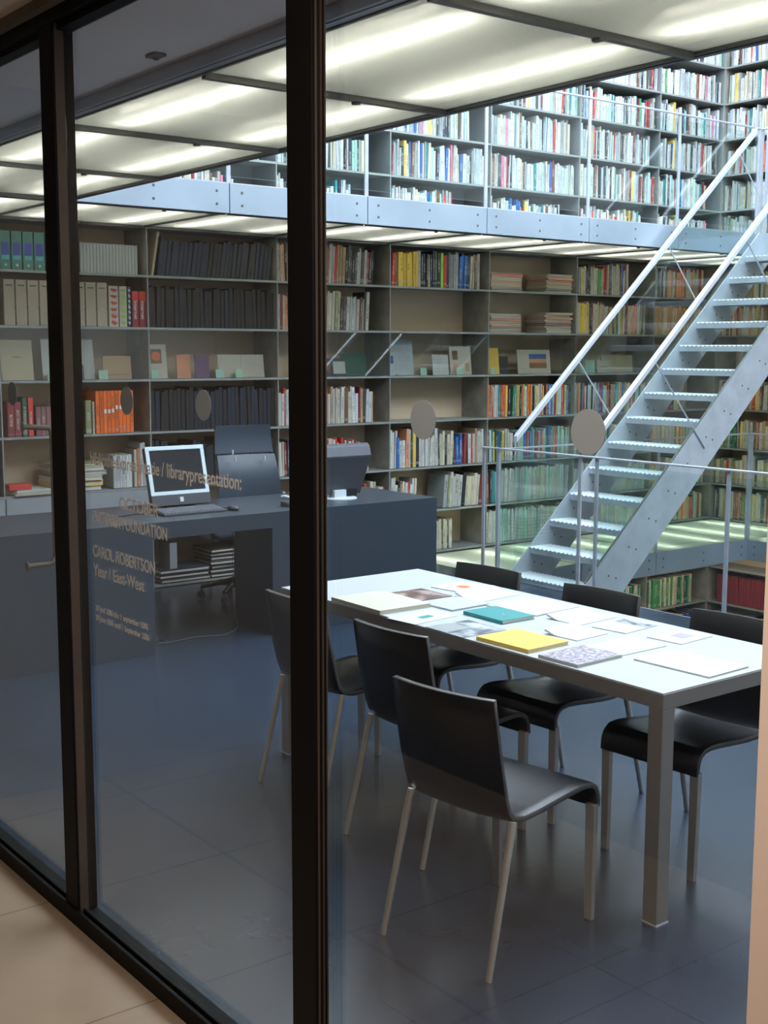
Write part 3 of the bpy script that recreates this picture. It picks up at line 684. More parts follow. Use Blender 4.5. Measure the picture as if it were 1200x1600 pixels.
# ------------------------------------------------------------------ binders and magazine files in the first bay
def lever_binder(x, w, h, z, label, body, group, lab2=None):
    o = thing('lever_arch_binder', label, 'binder', (x, YB+.03, z+.0045), 0, group)
    B(-w/2, w/2, 0, .27, 0, h).build('cover', body, o, bevel=.002)
    if lab2:
        B(-w*.34, w*.36, -.001, .0005, h*.38, h*.70).build('label', lab2[0], o)
        B(-w*.34, w*.36, -.001, .0005, h*.26, h*.37).build('band', lab2[1], o)
    MB().lathe([(.010,0),(.010,.002),(.006,.003)], 14).build('finger_ring', M_silver, o, (0,0,.03), (PI/2,0,0))
    return o
tb = mat('green_teal_board', (.06,.20,.17), .5); tl = mat('blue_label', (.03,.04,.28), .5); tc_ = mat('cyan_label', (.10,.42,.48), .5)
for i in range(7):
    lever_binder(3.125+i*.079, .072, .255, L(6), 'green-teal binder with blue label, %s on the top shelf' % ordinal(i), tb, 'green-teal binders on the top shelf', (tl, tc_))
bb = lever_binder(3.000, .085, .31, L(2), 'black lever arch binder with tall white label at the partition end', M_blackpl, None)
B(-.022,.022,-.001,.0005,.07,.24).build('label', M_white, bb)
mf = mat('beige_card', (.47,.42,.33), .8, var=.05, scale=30)
for i in range(9):
    o = thing('magazine_file', 'beige card magazine file, %s in the row of nine' % ordinal(i), 'magazine file', (3.140+i*.0835, YB+.025, L(5)+.0045), 0, 'beige magazine files')
    B(-.038,.038,0,.25,0,.305).build('box', mf, o, bevel=.003)
    B(-.024,.024,-.001,.0005,.262,.270).build('label_strip', mat('dark_label', (.06,.05,.045), .6), o)
    MB().lathe([(.004,0),(.004,.001)], 10).build('finger_hole', mat('dark_label', (.06,.05,.045), .6), o, (.036,-.0006,.12), (PI/2,0,0))
def patterned(x, w, h, label, basec, inkc, n=6):
    o = thing('boxed_book', label, 'book', (x, YB+.025, L(5)+.0045))
    B(-w/2, w/2, 0, .22, 0, h).build('cover', plain(basec), o, bevel=.002)
    for k in range(n):
        z = h*(.1+.8*k/(n-1)); a = random.random()*2; m_ = 9
        mb = MB(); mb.prism([(w*.32*(1+.35*math.sin(3*t_*2*PI/m_+a))*math.cos(t_*2*PI/m_), z+.014*(1+.4*math.cos(2*t_*2*PI/m_+a))*math.sin(t_*2*PI/m_)) for t_ in range(m_)], 'y', -.0012, .0005)
        mb.build('motif', plain(inkc), o, fixn=True)
    return o
patterned(3.895, .072, .285, 'white boxed book with red figures on its spine', 'ivory', 'red')
patterned(3.968, .058, .285, 'white boxed book with green figures on its spine', 'ivory', 'lime')
patterned(4.015, .026, .285, 'narrow dark blue book with pale figures on its spine', 'navy', 'pale_blue', 7)
for i, x in enumerate((4.063, 4.118)):
    o = thing('internet_book', 'red book titled Internet, %s' % ('beside the narrow dark blue spine' if i == 0 else 'at the shelf upright'), 'book', (x, YB+.025, L(5)+.0045), 0, 'red Internet books')
    B(-.025,.025,0,.2,0,.255).build('cover', plain('maroon'), o, bevel=.002)
    B(-.025,.025,-.001,0,.19,.25).build('band', plain('red'), o)
    text_mesh('Internet', 'title', M_white, o, (-.011, -.0012, .185), (0,0,-1), (1,0,0), length=.13, height=.026)

# white squares on the orange volumes
# ------------------------------------------------------------------ display shelf (behind glass doors)
def display(x0, x1, h, c, label, name='display_booklet', deco=None, y=.10, z=None, cat='booklet', tilt=.12, th=.006):
    w = x1-x0; o = thing(name, label, cat, ((x0+x1)/2, YB+y, (z or L(4))+.005), 0, 'items on the display shelf', rot=(-tilt,0,0))
    B(-w/2, w/2, 0, th, 0, h).build('cover', mat('cover_'+c, PAL[c], .5) if isinstance(c, str) else c, o)
    for d in (deco or []):
        k, a, b_, c_, d_, cc = d
        if k == 'r': B(a, b_, -.0012, .0, c_, d_).build('picture', plain(cc), o)
        if k == 'o':
            n = 24; MB().prism([(a+c_*math.cos(2*PI*q/n), b_+c_*math.sin(2*PI*q/n)) for q in range(n)], 'y', -.0024, -.0006).build('disc', plain(cc), o, fixn=True)
    return o
display(3.10, 3.325, .275, 'cream', 'large beige booklet standing first on the display shelf', deco=[('r',-.03,.03,.155,.160,'brown')])
display(3.39, 3.58, .285, 'white', 'white booklet half hidden by the dark mullion on the display shelf')
display(3.60, 3.775, .28, 'light_grey', 'white booklet with dark stepped blocks on its cover', deco=[('r',-.0875+.024*k,-.0875+.020+.024*k,.0,.24-.045*k,'purple') for k in range(4)])
display(3.84, 4.06, .165, 'tan', 'low beige card with a line of lettering on the display shelf', deco=[('r',-.09,.09,.03,.034,'brown')])
display(4.18, 4.35, .25, 'ivory', 'white card with an orange disc in a brown square', deco=[('r',-.045,.045,.11,.215,'brown'),('o',0,.1625,.034,0,'orange')])
display(4.43, 4.545, .175, 'salmon', 'pale pink booklet on the display shelf beside the purple one')
display(4.585, 4.705, .175, 'purple', 'purple booklet on the display shelf')
o = display(4.78, 5.19, .175, 'ivory', 'open white book spread on the display shelf', deco=[('r',-.001,.001,0,.175,'grey'),('r',.06,.16,.09,.11,'light_grey')])
display(5.30, 5.36, .16, 'tan', 'small tan card beside the thick dark mullion on the display shelf')
display(5.56, 5.98, .145, 'charcoal', 'landscape picture book with a blurred pink and grey photo', deco=[('r',-.1,.05,.03,.12,'brown'),('r',-.03,.02,.06,.11,'salmon'),('r',.08,.2,.02,.12,'light_grey')])
display(6.0, 6.26, .19, 'dark_green', 'dark green book standing behind others on the display shelf', y=.2)
display(6.385, 6.47, .18, 'pale_blue', 'narrow white card with blue square on the display shelf', deco=[('r',-.04,.03,.10,.165,'blue')], y=.08)
display(6.465, 6.72, .30, 'pale_blue', 'tall pale blue printed sheet on the display shelf', deco=[('r',-.10+.07*a,-.05+.07*a,.04+.08*b_,.09+.08*b_,'light_grey') for a in range(3) for b_ in range(3)], y=.14)
display(6.72, 6.79, .06, 'mint', 'mint card beside the tall pale blue sheet', y=.05)
display(6.90, 7.08, .175, 'white', 'small white printed card in the middle of the fourth display bay', deco=[('r',-.07,.07,.03+.025*b_,.034+.025*b_,'light_grey') for b_ in range(5)])
display(7.10, 7.345, .245, 'ivory', 'white booklet with four small brown pictures', deco=[('r',-.09,-.03,.13,.21,'brown'),('r',-.09,-.03,.03,.09,'salmon'),('r',.05,.10,.03,.10,'tan')])
display(7.49, 7.68, .235, 'yellow', 'yellow booklet on the display shelf next to the upright')
display(7.70, 7.84, .16, 'charcoal', 'dark red-brown booklet between the yellow one and the framed photo', y=.15)
display(7.91, 8.33, .22, 'ivory', 'landscape white book with a photo of a red hill and blue sky', deco=[('r',-.06,.16,.05,.10,'brown'),('r',-.06,.16,.10,.135,'salmon'),('r',-.06,.16,.135,.18,'blue')])
display(8.62, 8.72, .12, 'ivory', 'first little pale card behind glass by the handrail')
display(8.80, 8.93, .12, 'mint', 'pale green card behind glass by the handrail')
display(8.96, 9.14, .12, 'ivory', 'pale card with a dark line behind glass by the handrail', deco=[('r',-.05,.05,.055,.06,'charcoal')])
display(9.10, 9.55, .17, 'cream', 'long low pale book behind glass', y=.17)
display(9.66, 9.72, .24, 'ivory', 'narrow upright pale card in the corner bay', y=.1)
for i, (x, w) in enumerate(((3.44,.08),(3.815,.07),(4.22,.06),(4.76,.07),(4.93,.06),(7.16,.07),(7.55,.05),(8.70,.06))):
    display(x-w/2, x+w/2, .065, 'mint', 'small mint caption card, %s along the display shelf' % ordinal(i), name='caption_card', y=.045, cat='card', th=.002)
fr = thing('framed_photo', 'pale framed picture standing on the side wall shelf behind the stairs', 'picture', (XR+.1, YB-.36, L(4)+.005), -PI/2)
mb = MB(); mb.box(-.13,.13,0,.02,0,.03); mb.box(-.13,.13,0,.02,.21,.24); mb.box(-.13,-.09,0,.02,.03,.21); mb.box(.09,.13,0,.02,.03,.21); mb.build('frame', plain('ivory'), fr)
B(-.09,.09,.006,.016,.03,.21).build('picture', plain('grey'), fr)

# ------------------------------------------------------------------ lying stacks
def stack(x, y, z, n, w, d, th, cols, label, name, cat, group, jitter=.008, rotz=0, tj=.3):
    zz = z
    for k in range(n):
        t_ = th*random.uniform(1-tj, 1+tj); c = cols[k % len(cols)]
        a = random.uniform(-.04, .04)+rotz
        o = thing(name, label % ordinal(n-1-k), cat, (x+random.uniform(-jitter,jitter), y+random.uniform(-jitter,jitter), zz), a, group)
        ww, dd = w*random.uniform(.96,1), d*random.uniform(.96,1)
        mb = MB(); mb.box(-ww/2, ww/2, -dd/2, dd/2, 0, t_*.26); mb.box(-ww/2, ww/2, -dd/2, dd/2, t_*.74, t_); mb.build('cover', plain(c), o)
        B(-ww/2+.002, ww/2-.002, -dd/2+.003, dd/2-.003, t_*.26, t_*.74).build('pages', M_page, o)
        zz += t_+.0005
    return zz
MAG = ['ivory','cream','red','ivory','tan','white','charcoal','cream','ivory','salmon','cream']
for nm, xc, zl, n_, wh in (('top shelf', 7.68, 6, 9, 'beside the upright'), ('top shelf', 8.345, 6, 10, 'by the far upright'), ('second shelf', 7.68, 5, 10, 'beside the upright'), ('second shelf', 8.345, 5, 11, 'by the far upright')):
    stack(xc, YB+.16, L(zl)+.0045, n_, .38 if xc < 8 else .34, .27, .0175 if n_ < 10 else .0165, random.sample(MAG, len(MAG)), 'magazine %%s from the top, %s stack %s, fifth bay' % (nm, wh), 'magazine', 'magazine', '%s magazine stack %s' % (nm, wh))
stack(3.60, YB+.14, L(2)+.0045, 6, .38, .26, .030, ['white','yellow','ivory','grey','ivory','olive'], 'thick catalogue lying %s from the top in the pile by the first mullion', 'catalogue', 'catalogue', 'catalogue pile in the first bay', jitter=.02)
stack(3.34, YB+.14, L(2)+.0045, 3, .42, .28, .010, ['ivory','light_grey','white'], 'loose magazine lying %s from the top beside the red box', 'magazine', 'magazine', 'loose magazines by the red box', jitter=.03)
B(-.08,.08,-.07,.07,0,.038).build('red_box', plain('red'), loc=(3.175, YB+.10, L(2)+.037), bevel=.003); tag(bpy.data.objects['red_box'], 'flat red box lying on papers in the first bay', 'box')
stack(4.86, YB+.15, .025, 7, .43, .28, .031, ['black','navy','black','charcoal'], 'thick dark book with pale edges, %s from the top under the desk', 'catalogue', 'catalogue', 'stack of dark books seen below the desk', jitter=.012, tj=.1)
stack(4.42, YB+.15, .025, 3, .42, .28, .032, ['charcoal','black','navy'], 'dark portfolio lying %s from the top beside the pale box below the desk', 'portfolio', 'folder', 'dark portfolios seen below the desk')
tag(B(-.03,.03,-.08,.08,0,.20).build('pale_box', plain('grey'), loc=(4.33, YB+.11, .123)), 'narrow pale box standing on dark portfolios under the desk', 'box')
stack(6.62, YB+.2, L(4)+.005, 1, .2, .14, .01, ['white'], 'leaflet lying %s on the display shelf', 'leaflet', 'leaflet', None)
stack(2.93, YB+.12, L(3)+.0045, 3, .2, .26, .016, ['white','ivory'], 'white magazine lying %s from the top at the partition end', 'magazine', 'magazine', 'white magazines at the partition end')

# labels on the orange volumes
k = 0
for i, (x, z) in enumerate(((3.825,.145),(3.853,.145),(3.882,.15),(3.911,.172),(3.939,.172))):
    B(-.009,.009,-.0012,0,0,.028).build('spine_label', M_white, loc=(x, YB+.0295, L(3)+z)); o = bpy.data.objects['spine_label'] if i == 0 else bpy.context.scene.objects[-1]
ors = [o for o in S.objects if o.name.startswith('orange_volume')]
for o in [o for o in S.objects if o.name.startswith('spine_label')]:
    near = min(ors, key=lambda q: abs(q.location.x-o.location.x)); d = o.location-near.location
    o.parent = near; o.location = (0, -.001, d.z)

# ------------------------------------------------------------------ staircase
X0, GO, Z0, RI = 6.538, .2152, .030, .1962
YL, YR = 6.90, 6.125
slope = RI/GO; ang = math.atan(slope); ca, sa = math.cos(ang), math.sin(ang)
st = thing('staircase', 'pale steel staircase with handrails rising from the void to the gallery', 'staircase', (X0, (YL+YR)/2, 0))
hw = (YL-YR)/2
def line_z(x): return Z0+(x-X0)*slope           # nosing line
def LP(x, z): return (x-X0, z)
for s in (1, -1):
    # stringer plate
    pts = [LP(6.42, line_z(6.42)+.02), LP(9.62, line_z(9.62)+.02), LP(9.72, 2.80), LP(9.72, 2.45), LP(9.66, line_z(9.66)-.36), LP(6.86, line_z(6.86)-.36), LP(6.52, -.07)]
    pts = [LP(6.52, .02), LP(9.53, 2.80), LP(9.70, 2.80), LP(9.70, 2.56), LP(6.95, -.05), LP(6.52, -.05)]
    y0 = s*hw; mb = MB().prism(pts, 'y', y0-.006, y0+.006)
    stg = mb.build('stringer', M_stair, st, fixn=True)
    for n_ in range(1, 14):
        for dx, dz in ((.05,-.09),(.13,-.115)):
            MB().lathe([(.007,0),(.007,.004)], 8).build('bolt', M_tbar, stg, (n_*GO+dx, y0-.006 if s < 0 else y0-.006, n_*RI+dz+.0), (PI/2,0,0))
def tread(n_):
    x = n_*GO; z = Z0+n_*RI; mb = MB(); T = Matrix.Translation((x,0,0)); npitch = 17; dep = .235
    ys_ = []; N = npitch*4
    for i in range(N+1):
        y = -hw+.007+(2*hw-.014)*i/N; ys_.append((y, .011*max(0, math.cos(i*PI/2))))
    vs = [(x+x0_, y, z-.004+h_) for x0_ in (0, dep) for y, h_ in ys_]; n = N+1
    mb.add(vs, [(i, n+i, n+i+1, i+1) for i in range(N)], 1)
    mb.add([(x, y, z-.004+h_) for y, h_ in ys_]+[(x, y, z-.046) for y, h_ in ys_], [(i, i+1, n+i+1, n+i) for i in range(N)], 0)
    a = -hw+.007
    mb.box(.001, dep, a, -a, z-.010, z-.0042, 0, T); mb.box(dep-.004, dep, a, -a, z-.046, z-.010, 0, T)
    for s in (-1, 1): mb.box(.004, dep-.004, s*(hw-.011)-.003, s*(hw-.011)+.003, z-.046, z-.010, 0, T)
    return mb
for n_ in range(0, 14): tread(n_).build('tread', [M_stair, M_stair_top], st)
for s in (1, -1):
    y = s*(hw)-(.0 if s > 0 else .0)
    a, b = (6.58, 1.055), (9.42 if s > 0 else 9.42, 3.685)
    if s < 0: a = (6.60, .99); 
    dz = .035
    pts = [LP(a[0], line_z(a[0])+.985), LP(9.42, line_z(9.42)+.985), LP(9.42+.0, line_z(9.42)+1.035), LP(a[0], line_z(a[0])+1.035)]
    hr = MB().prism(pts, 'y', y-.02, y+.02).build('handrail', mat('handrail_steel', (.74,.80,.86), .3, .4), st, fixn=True, bevel=.003)
    # rods perpendicular to the flight
    for xb in (7.25, 8.29, 9.2):
        zt = line_z(xb)+.985; L_ = .62 if s > 0 else .86
        MB().tube([(xb-X0, y-.012, zt), (xb-X0+(.40 if s > 0 else .61), y-.012, zt-(.455 if s > 0 else .66))], .006, 8).build('guard_rod', M_stair, st, smooth=True)
    # glass guard between handrail and stringer
    g = [LP(6.60, line_z(6.60)+.03), LP(9.40, line_z(9.40)+.03), LP(9.40, line_z(9.40)+.985), LP(6.60, line_z(6.60)+.985)]
    MB().prism(g, 'y', y+s*.012-.004, y+s*.012+.004).build('glass_guard', M_gl_rail, st, fixn=True)
    if s < 0:
        g = [LP(6.56, line_z(6.56)+.022), LP(9.50, line_z(9.50)+.022), LP(9.50, line_z(9.50)+.032), LP(6.56, line_z(6.56)+.032)]
        MB().prism(g, 'y', y-.004, y+.010).build('guard_channel', M_tbar, st, fixn=True)

# ------------------------------------------------------------------ railings around the voids
def railing(label, name, pts_posts, p0, p1, z, h, posts, off=.03, glass=True, rail_w=.02, group='steel and glass railings'):
    p0, p1 = Vector(p0), Vector(p1); d = (p1-p0); Ln = d.length; a = math.atan2(d.y, d.x)
    o = thing(name, label, 'railing', (p0.x, p0.y, z), a, group)
    B(0, Ln, -rail_w, rail_w, h-.012, h).build('handrail', M_stair, o, bevel=.002)
    for u in posts: B(u-.014, u+.014, -.006, .006, 0, h-.012).build('post', M_stair, o)
    if glass:
        ps = sorted(posts)
        for u0, u1 in zip(ps[:-1], ps[1:]):
            if u1-u0 > .2: B(u0+.02, u1-.02, -.004, .004, .04, h-.05).build('glass_panel', M_gl_rail, o)
    return o
railing('glass railing with slim posts in front of the staircase', 'railing', None, (XV-.03, 7.16), (XV-.03, 2.5), 0, 1.012, [.01, .17, 1.03, 1.19, 2.31, 3.4, 4.5])
railing('glass railing along the back walkway behind the stairs', 'railing', None, (XV+.02, YV+.03), (XW-.0, YV+.03), 0, 1.0, [.02, 1.90, 3.18])
railing('glass railing along the far side walkway', 'railing', None, (XW+.03, YV+.03), (XW+.03, 2.5), 0, 1.0, [.02, 1.1, 2.2, 3.3, 4.4])
railing('glass balustrade of the upper gallery above the fascia', 'railing', None, (3.09, YV+.02), (XW, YV+.02), ZM, .93, [.02, 1.07, 2.17, 3.28, 4.38, 5.48, 6.58], rail_w=.014)
railing('glass balustrade of the gallery side wing', 'railing', None, (XW+.02, YV+.02), (XW+.02, 6.95), ZM, .93, [.0, .06], rail_w=.014, glass=False)

# ------------------------------------------------------------------ reception desk and what stands on it
dk = thing('reception_desk', 'long dark slate reception desk with an open knee space', 'desk', (3.8, 6.75, 0))
mb = B(1.75-3.8, 5.34-3.8, 6.35-6.75, 7.16-6.75, .745, .770); mb.build('desktop', M_desk, dk)
Q = [(1.75,0),(3.225,0),(3.225,.675),(4.03,.675),(4.03,0),(5.34,0),(5.34,.7449),(1.75,.7449)]
MB().prism([(x_-3.8, z_) for x_, z_ in Q], 'y', 6.35-6.75, 6.378-6.75).build('front_panel', M_desk, dk, fixn=True)
B(3.20-3.8, 3.225-3.8, 6.379-6.75, 7.15-6.75, .0, .7445).build('side_panel', M_desk, dk)
B(4.03-3.8, 5.34-3.8, 6.379-6.75, 6.80-6.75, .0, .7445).build('cabinet_block', M_desk, dk)

pc = thing('flat_panel_computer', 'silver-framed computer screen with a dark chin facing the entrance', 'computer', (3.70, 6.86, .770))
Mt = Matrix.Translation((0,.02,.05)) @ Matrix.Rotation(-.26, 4, 'X')
def on_tilt(mb_fn, name, m, **k): return mb_fn.build(name, m, pc, **k)
def tbox(x0,x1,y0,y1,z0,z1): mb = MB(); mb.box(x0,x1,y0,y1,z0,z1,0,Mt); return mb
mb = MB(); w_, h0, h1 = .205, .035, .345
mb.box(-w_, w_, 0, .012, h1-.026, h1, 0, Mt); mb.box(-w_, w_, 0, .012, h0, h0+.024, 0, Mt); mb.box(-w_, -w_+.026, 0, .012, h0+.024, h1-.026, 0, Mt); mb.box(w_-.026, w_, 0, .012, h0+.024, h1-.026, 0, Mt)
mb.build('bezel', mat('pale_bezel', (.62,.74,.78), .35), pc, bevel=.002)
tbox(-w_+.026, w_-.026, .004, .010, h0+.024, h1-.026).build('screen', M_screen, pc)
tbox(-w_, w_, .0125, .045, -.03, h1-.004).build('housing', M_greypl, pc, bevel=.006)
tbox(-w_, w_, .001, .012, -.03, h0-.001).build('chin', M_greypl, pc)
tbox(-.012, .012, -.003, .001, -.012, .018).build('emblem', M_silver, pc)
B(-.10,.10,.03,.16,0,.012).build('foot', M_greypl, pc, bevel=.003)
kb = thing('keyboard', 'dark computer keyboard in front of the silver-framed screen', 'keyboard', (3.62, 6.63, .771), .02)
mb = MB(); mb.prism([(-.075,0),(.075,0),(.075,.026),(-.075,.010)], 'x', -.215, .215); mb.build('case', M_greypl, kb, fixn=True, bevel=.002)
mb = MB()
for r in range(5):
    for c_ in range(17):
        y_ = -.060+r*.027; zt = .010+(y_+.075)*.107
        mb.box(-.205+c_*.0242, -.205+c_*.0242+.0195, y_, y_+.021, zt, zt+.007)
mb.build('keys', mat('grey_keys', (.20,.22,.25), .4), kb)
ms = thing('computer_mouse', 'dark mouse at the end of the keyboard', 'mouse', (3.895, 6.585, .771), .1)
MB().lathe([(.030,0),(.034,.010),(.030,.024),(.018,.034),(.006,.037)], 20).build('shell', M_greypl, ms, smooth=True).scale = (.9,1.5,.85)
MB().tube([(0,.045,.008),(-.01,.12,.004),(-.10,.20,.004),(-.14,.30,.004)], .0022, 6).build('cable', M_blackpl, ms)
cb = MB().tube([(3.43,6.70,.774),(3.30,6.74,.774),(3.20,6.70,.774),(3.12,6.69,.774)], .003, 6).build('desk_cable', M_blackpl); tag(cb, 'thin black cable on the desk trailing from the keyboard', 'cable')
tp = thing('desk_phone', 'grey desk phone beside the thick dark mullion', 'phone', (4.30, 6.53, .771), .5)
tp.scale = (.7,.7,.7)
MB().prism([(-.09,0),(.09,0),(.09,.045),(-.09,.012)], 'x', -.07, .07).build('base', M_greypl, tp, fixn=True, bevel=.004)
MB().tube([(-.045,-.09,.055),(-.045,-.06,.066),(-.045,.06,.088),(-.045,.09,.082)], [.014,.017,.017,.014], 10).build('handset', M_silver, tp, smooth=True)
MB().box(.0,.06,-.06,.03,.022,.044).build('keypad', M_silver, tp)
mn = thing('monitor', 'dark monitor seen from behind on the far end of the desk', 'monitor', (4.765, 6.72, .770))
Mm = Matrix.Translation((0,0,.03)) @ Matrix.Rotation(.22, 4, 'X')
mb = MB(); 
for (z0_, z1_, a_, b_) in ((0, .27, .185, .225),): mb.add([Mm @ Vector(v) for v in ((-a_,-.03,z0_),(a_,-.03,z0_),(a_,.03,z0_),(-a_,.03,z0_),(-b_,-.045,z1_),(b_,-.045,z1_),(b_,.03,z1_),(-b_,.03,z1_))], [(0,3,2,1),(4,5,6,7),(0,1,5,4),(1,2,6,5),(2,3,7,6),(3,0,4,7)])
mb.build('back_housing', M_greypl, mn, bevel=.006)
mb = MB(); mb.add([Mm @ Vector(v) for v in ((-.225,-.045,.27),(.225,-.045,.27),(.235,.03,.27),(-.235,.03,.27),(-.232,.0,.328),(.232,.0,.328),(.236,.034,.338),(-.236,.034,.338))], [(0,3,2,1),(4,5,6,7),(0,1,5,4),(1,2,6,5),(2,3,7,6),(3,0,4,7)])
mb.build('top_hood', mat('bluish_hood', (.045,.052,.07), .42), mn, bevel=.004)
mb = MB(); mb.box(-.23,.23,.030,.036,.0,.33,0,Mm); mb.build('screen', M_screen, mn)
MB().box(-.05,.05,-.06,.0,.0,.06).build('neck', M_silver, mn, bevel=.005)
MB().box(.06,.14,-.05,.02,-.0,.045,0,Matrix.Translation((0,0,.012))).build('hinge_block', M_blackpl, mn)
MB().lathe([(.125,0),(.125,.006),(.11,.012)], 36).build('foot', M_silver, mn, (.01,-.02,0), smooth=True)

# office chair behind the desk
oc = thing('office_chair', 'blue-black office chair with two-panel back behind the desk', 'office chair', (4.47, 7.50, 0), -.12)
def curved_panel(w0, w1, z0, z1, y0, y1, bulge=.03, th=.02, sag=.02):
    mb = MB(); NX, NZ = 12, 8
    for k in range(2):
        for j in range(NZ+1):
            v = j/NZ; w = w0+(w1-w0)*v; z = z0+(z1-z0)*v; y = y0+(y1-y0)*v - sag*math.sin(PI*v)
            for i in range(NX+1):
                u = -1+2*i/NX; mb.v.append((u*w, y+bulge*u*u*-1+k*th, z))
    n = NX+1; q = n*(NZ+1)
    for j in range(NZ):
        for i in range(NX):
            a = j*n+i; mb.f += [(a, a+1, a+n+1, a+n), (q+a, q+a+n, q+a+n+1, q+a+1)]
    edge = [i for i in range(n)]+[j*n+NX for j in range(1, NZ+1)]+[NZ*n+i for i in range(NX-1, -1, -1)]+[j*n for j in range(NZ-1, 0, -1)]
    for a, b_ in zip(edge, edge[1:]+edge[:1]): mb.f.append((b_, a, a+q, b_+q))
    mb.m = [0]*len(mb.f); return mb
curved_panel(.235,.215,.74,1.035,-.20,-.13).build('lower_back', M_leather, oc, smooth=True, fixn=True)
curved_panel(.218,.205,1.045,1.235,-.115,-.10,bulge=.02,sag=-.01).build('upper_back', M_leather, oc, smooth=True, fixn=True)
for x, z in ((-.12,1.06),(-.10,1.01),(.12,1.01)): MB().tube([(x,-.205,z-.015),(x,-.205,z+.015)], .006, 8).build('clip', M_silver, oc)
MB().box(-.24,.24,-.22,.24,.44,.50).build('seat', M_leather, oc, bevel=.02)
B(-.03,.03,-.14,-.11,.46,.90).build('back_stem', M_blackpl, oc)
MB().tube([(0,0,.08),(0,0,.44)], .028, 14).build('gas_column', M_blackpl, oc, smooth=True)
for k in range(5):
    a = 2*PI*k/5+PI+.77; e = (math.cos(a)*.26, math.sin(a)*.26)
    lg = MB().tube([(0,0,.125),(e[0]*.5,e[1]*.5,.115),(e[0],e[1],.085)], [.028,.022,.015], 8).build('base_arm', M_blackpl, oc)
    w_ = MB(); w_.tube([(e[0]-.014*math.sin(a),e[1]+.014*math.cos(a),.03),(e[0]+.014*math.sin(a),e[1]-.014*math.cos(a),.03)], .03, 14); w_.tube([(e[0],e[1],.055),(e[0],e[1],.09)], .007, 8)
    w_.build('castor', M_greypl, lg)
for s in (-1,1):
    MB().tube([(s*.25,-.15,.46),(s*.28,-.15,.66),(s*.28,.12,.66)], .014, 8).build('armrest', M_blackpl, oc)
fc = MB().tube([(3.15,6.62,.004),(3.32,6.56,.004),(3.44,6.60,.004),(3.42,6.68,.004),(3.34,6.66,.004),(3.40,6.56,.004),(3.62,6.60,.004),(3.80,6.54,.004),(3.92,6.62,.004),(4.00,6.72,.006),(4.015,6.80,.12),(4.015,6.80,.60)], .0022, 6).build('floor_cable', mat('pale_cable', (.16,.16,.15), .5), smooth=True)
tag(fc, 'thin pale cable looping on the floor under the desk', 'cable')

# ------------------------------------------------------------------ reading table
TX0, TX1, TY0, TY1, TZ = 2.857, 3.622, 2.34, 4.44, .736
tx, ty = (TX0+TX1)/2, (TY0+TY1)/2; a, b = (TX1-TX0)/2, (TY1-TY0)/2
tb_ = thing('reading_table', 'long white-topped reading table with grey metal frame', 'table', (tx, ty, 0))
B(-a+.002, a-.002, -b+.002, b-.002, TZ-.004, TZ).build('tabletop', M_tabletop, tb_)
mb = MB(); w = .04
mb.box(-a, a, -b, -b+w, TZ-.052, TZ-.0042); mb.box(-a, a, b-w, b, TZ-.052, TZ-.0042); mb.box(-a, -a+w, -b+w, b-w, TZ-.052, TZ-.0042); mb.box(a-w, a, -b+w, b-w, TZ-.052, TZ-.0042)
mb.box(-a+w, a-w, -b+w, b-w, TZ-.02, TZ-.0042)
mb.build('apron', M_tabframe, tb_, bevel=.0015)
for sx_ in (-1,1):
    for sy2 in (-1,1):
        x_, y_ = sx_*(a-.0275), sy2*(b-.0275)
        lg = B(x_-.0275, x_+.0275, y_-.0275, y_+.0275, .004, TZ-.0525).build('leg', M_tabframe, tb_, bevel=.0015)
        B(x_-.029, x_+.029, y_-.029, y_+.029, 0, .006).build('foot', M_silver, lg)

# things lying on the table: (name, label, centre, length along the table, length across, angle, thickness, cover, decorations)
def lying(name, label, c, lu, lv, ang_deg, th, colr, deco=(), cat='booklet', pages=True, soft=False):
    o = thing(name, label, cat, (c[0], c[1], TZ+.0005), math.radians(ang_deg), 'publications laid out on the table')
    u, v = lu/2, lv/2      # u runs along -Y after rotation, v across
    if pages and th > .004:
        mb = MB(); mb.box(-u, u, -v, v, 0, .0015); mb.box(-u, u, -v, v, th-.0015, th); mb.box(-u, u, -v, -v+.002, .0015, th-.0015); mb.build('cover', plain(colr), o)
        B(-u+.003, u-.003, -v+.002, v-.003, .0015, th-.0015).build('pages', M_page, o)
    elif soft:
        mb = MB(); N = 10
        for z_ in (0, th):
            for i in range(N+1):
                f = i/N; z2 = z_+.016*math.exp(-((f-.0)/.22)**2)*(1 if z_ else .6)
                mb.v += [(-u+2*u*f, -v, z2), (-u+2*u*f, v, z2)]
        n2 = 2*(N+1)
        for i in range(N):
            k_ = 2*i; mb.f += [(n2+k_, n2+k_+2, n2+k_+3, n2+k_+1), (k_, k_+1, k_+3, k_+2), (k_, k_+2, n2+k_+2, n2+k_), (k_+1, n2+k_+1, n2+k_+3, k_+3)]
        mb.f += [(0, n2, n2+1, 1), (2*N, 2*N+1, n2+2*N+1, n2+2*N)]; mb.m = [0]*len(mb.f); mb.build('sheets', plain(colr), o, fixn=True)
    else:
        B(-u, u, -v, v, 0, th).build('sheets', plain(colr) if isinstance(colr, str) else colr, o)
    for k_, d in enumerate(deco):
        if d[0] == 'r': B(d[1]*u, d[2]*u, d[3]*v, d[4]*v, th, th+.0006+.0002*k_).build('picture', d[5] if not isinstance(d[5], str) else plain(d[5]), o)
        if d[0] == 'e':
            n = 24; MB().prism([(d[1]*u+d[3]*math.cos(2*PI*q/n), d[2]*v+d[4]*math.sin(2*PI*q/n)) for q in range(n)], 'z', th+.0002, th+.0009+.0002*k_).build('picture', plain(d[5]), o, fixn=True)
    return o
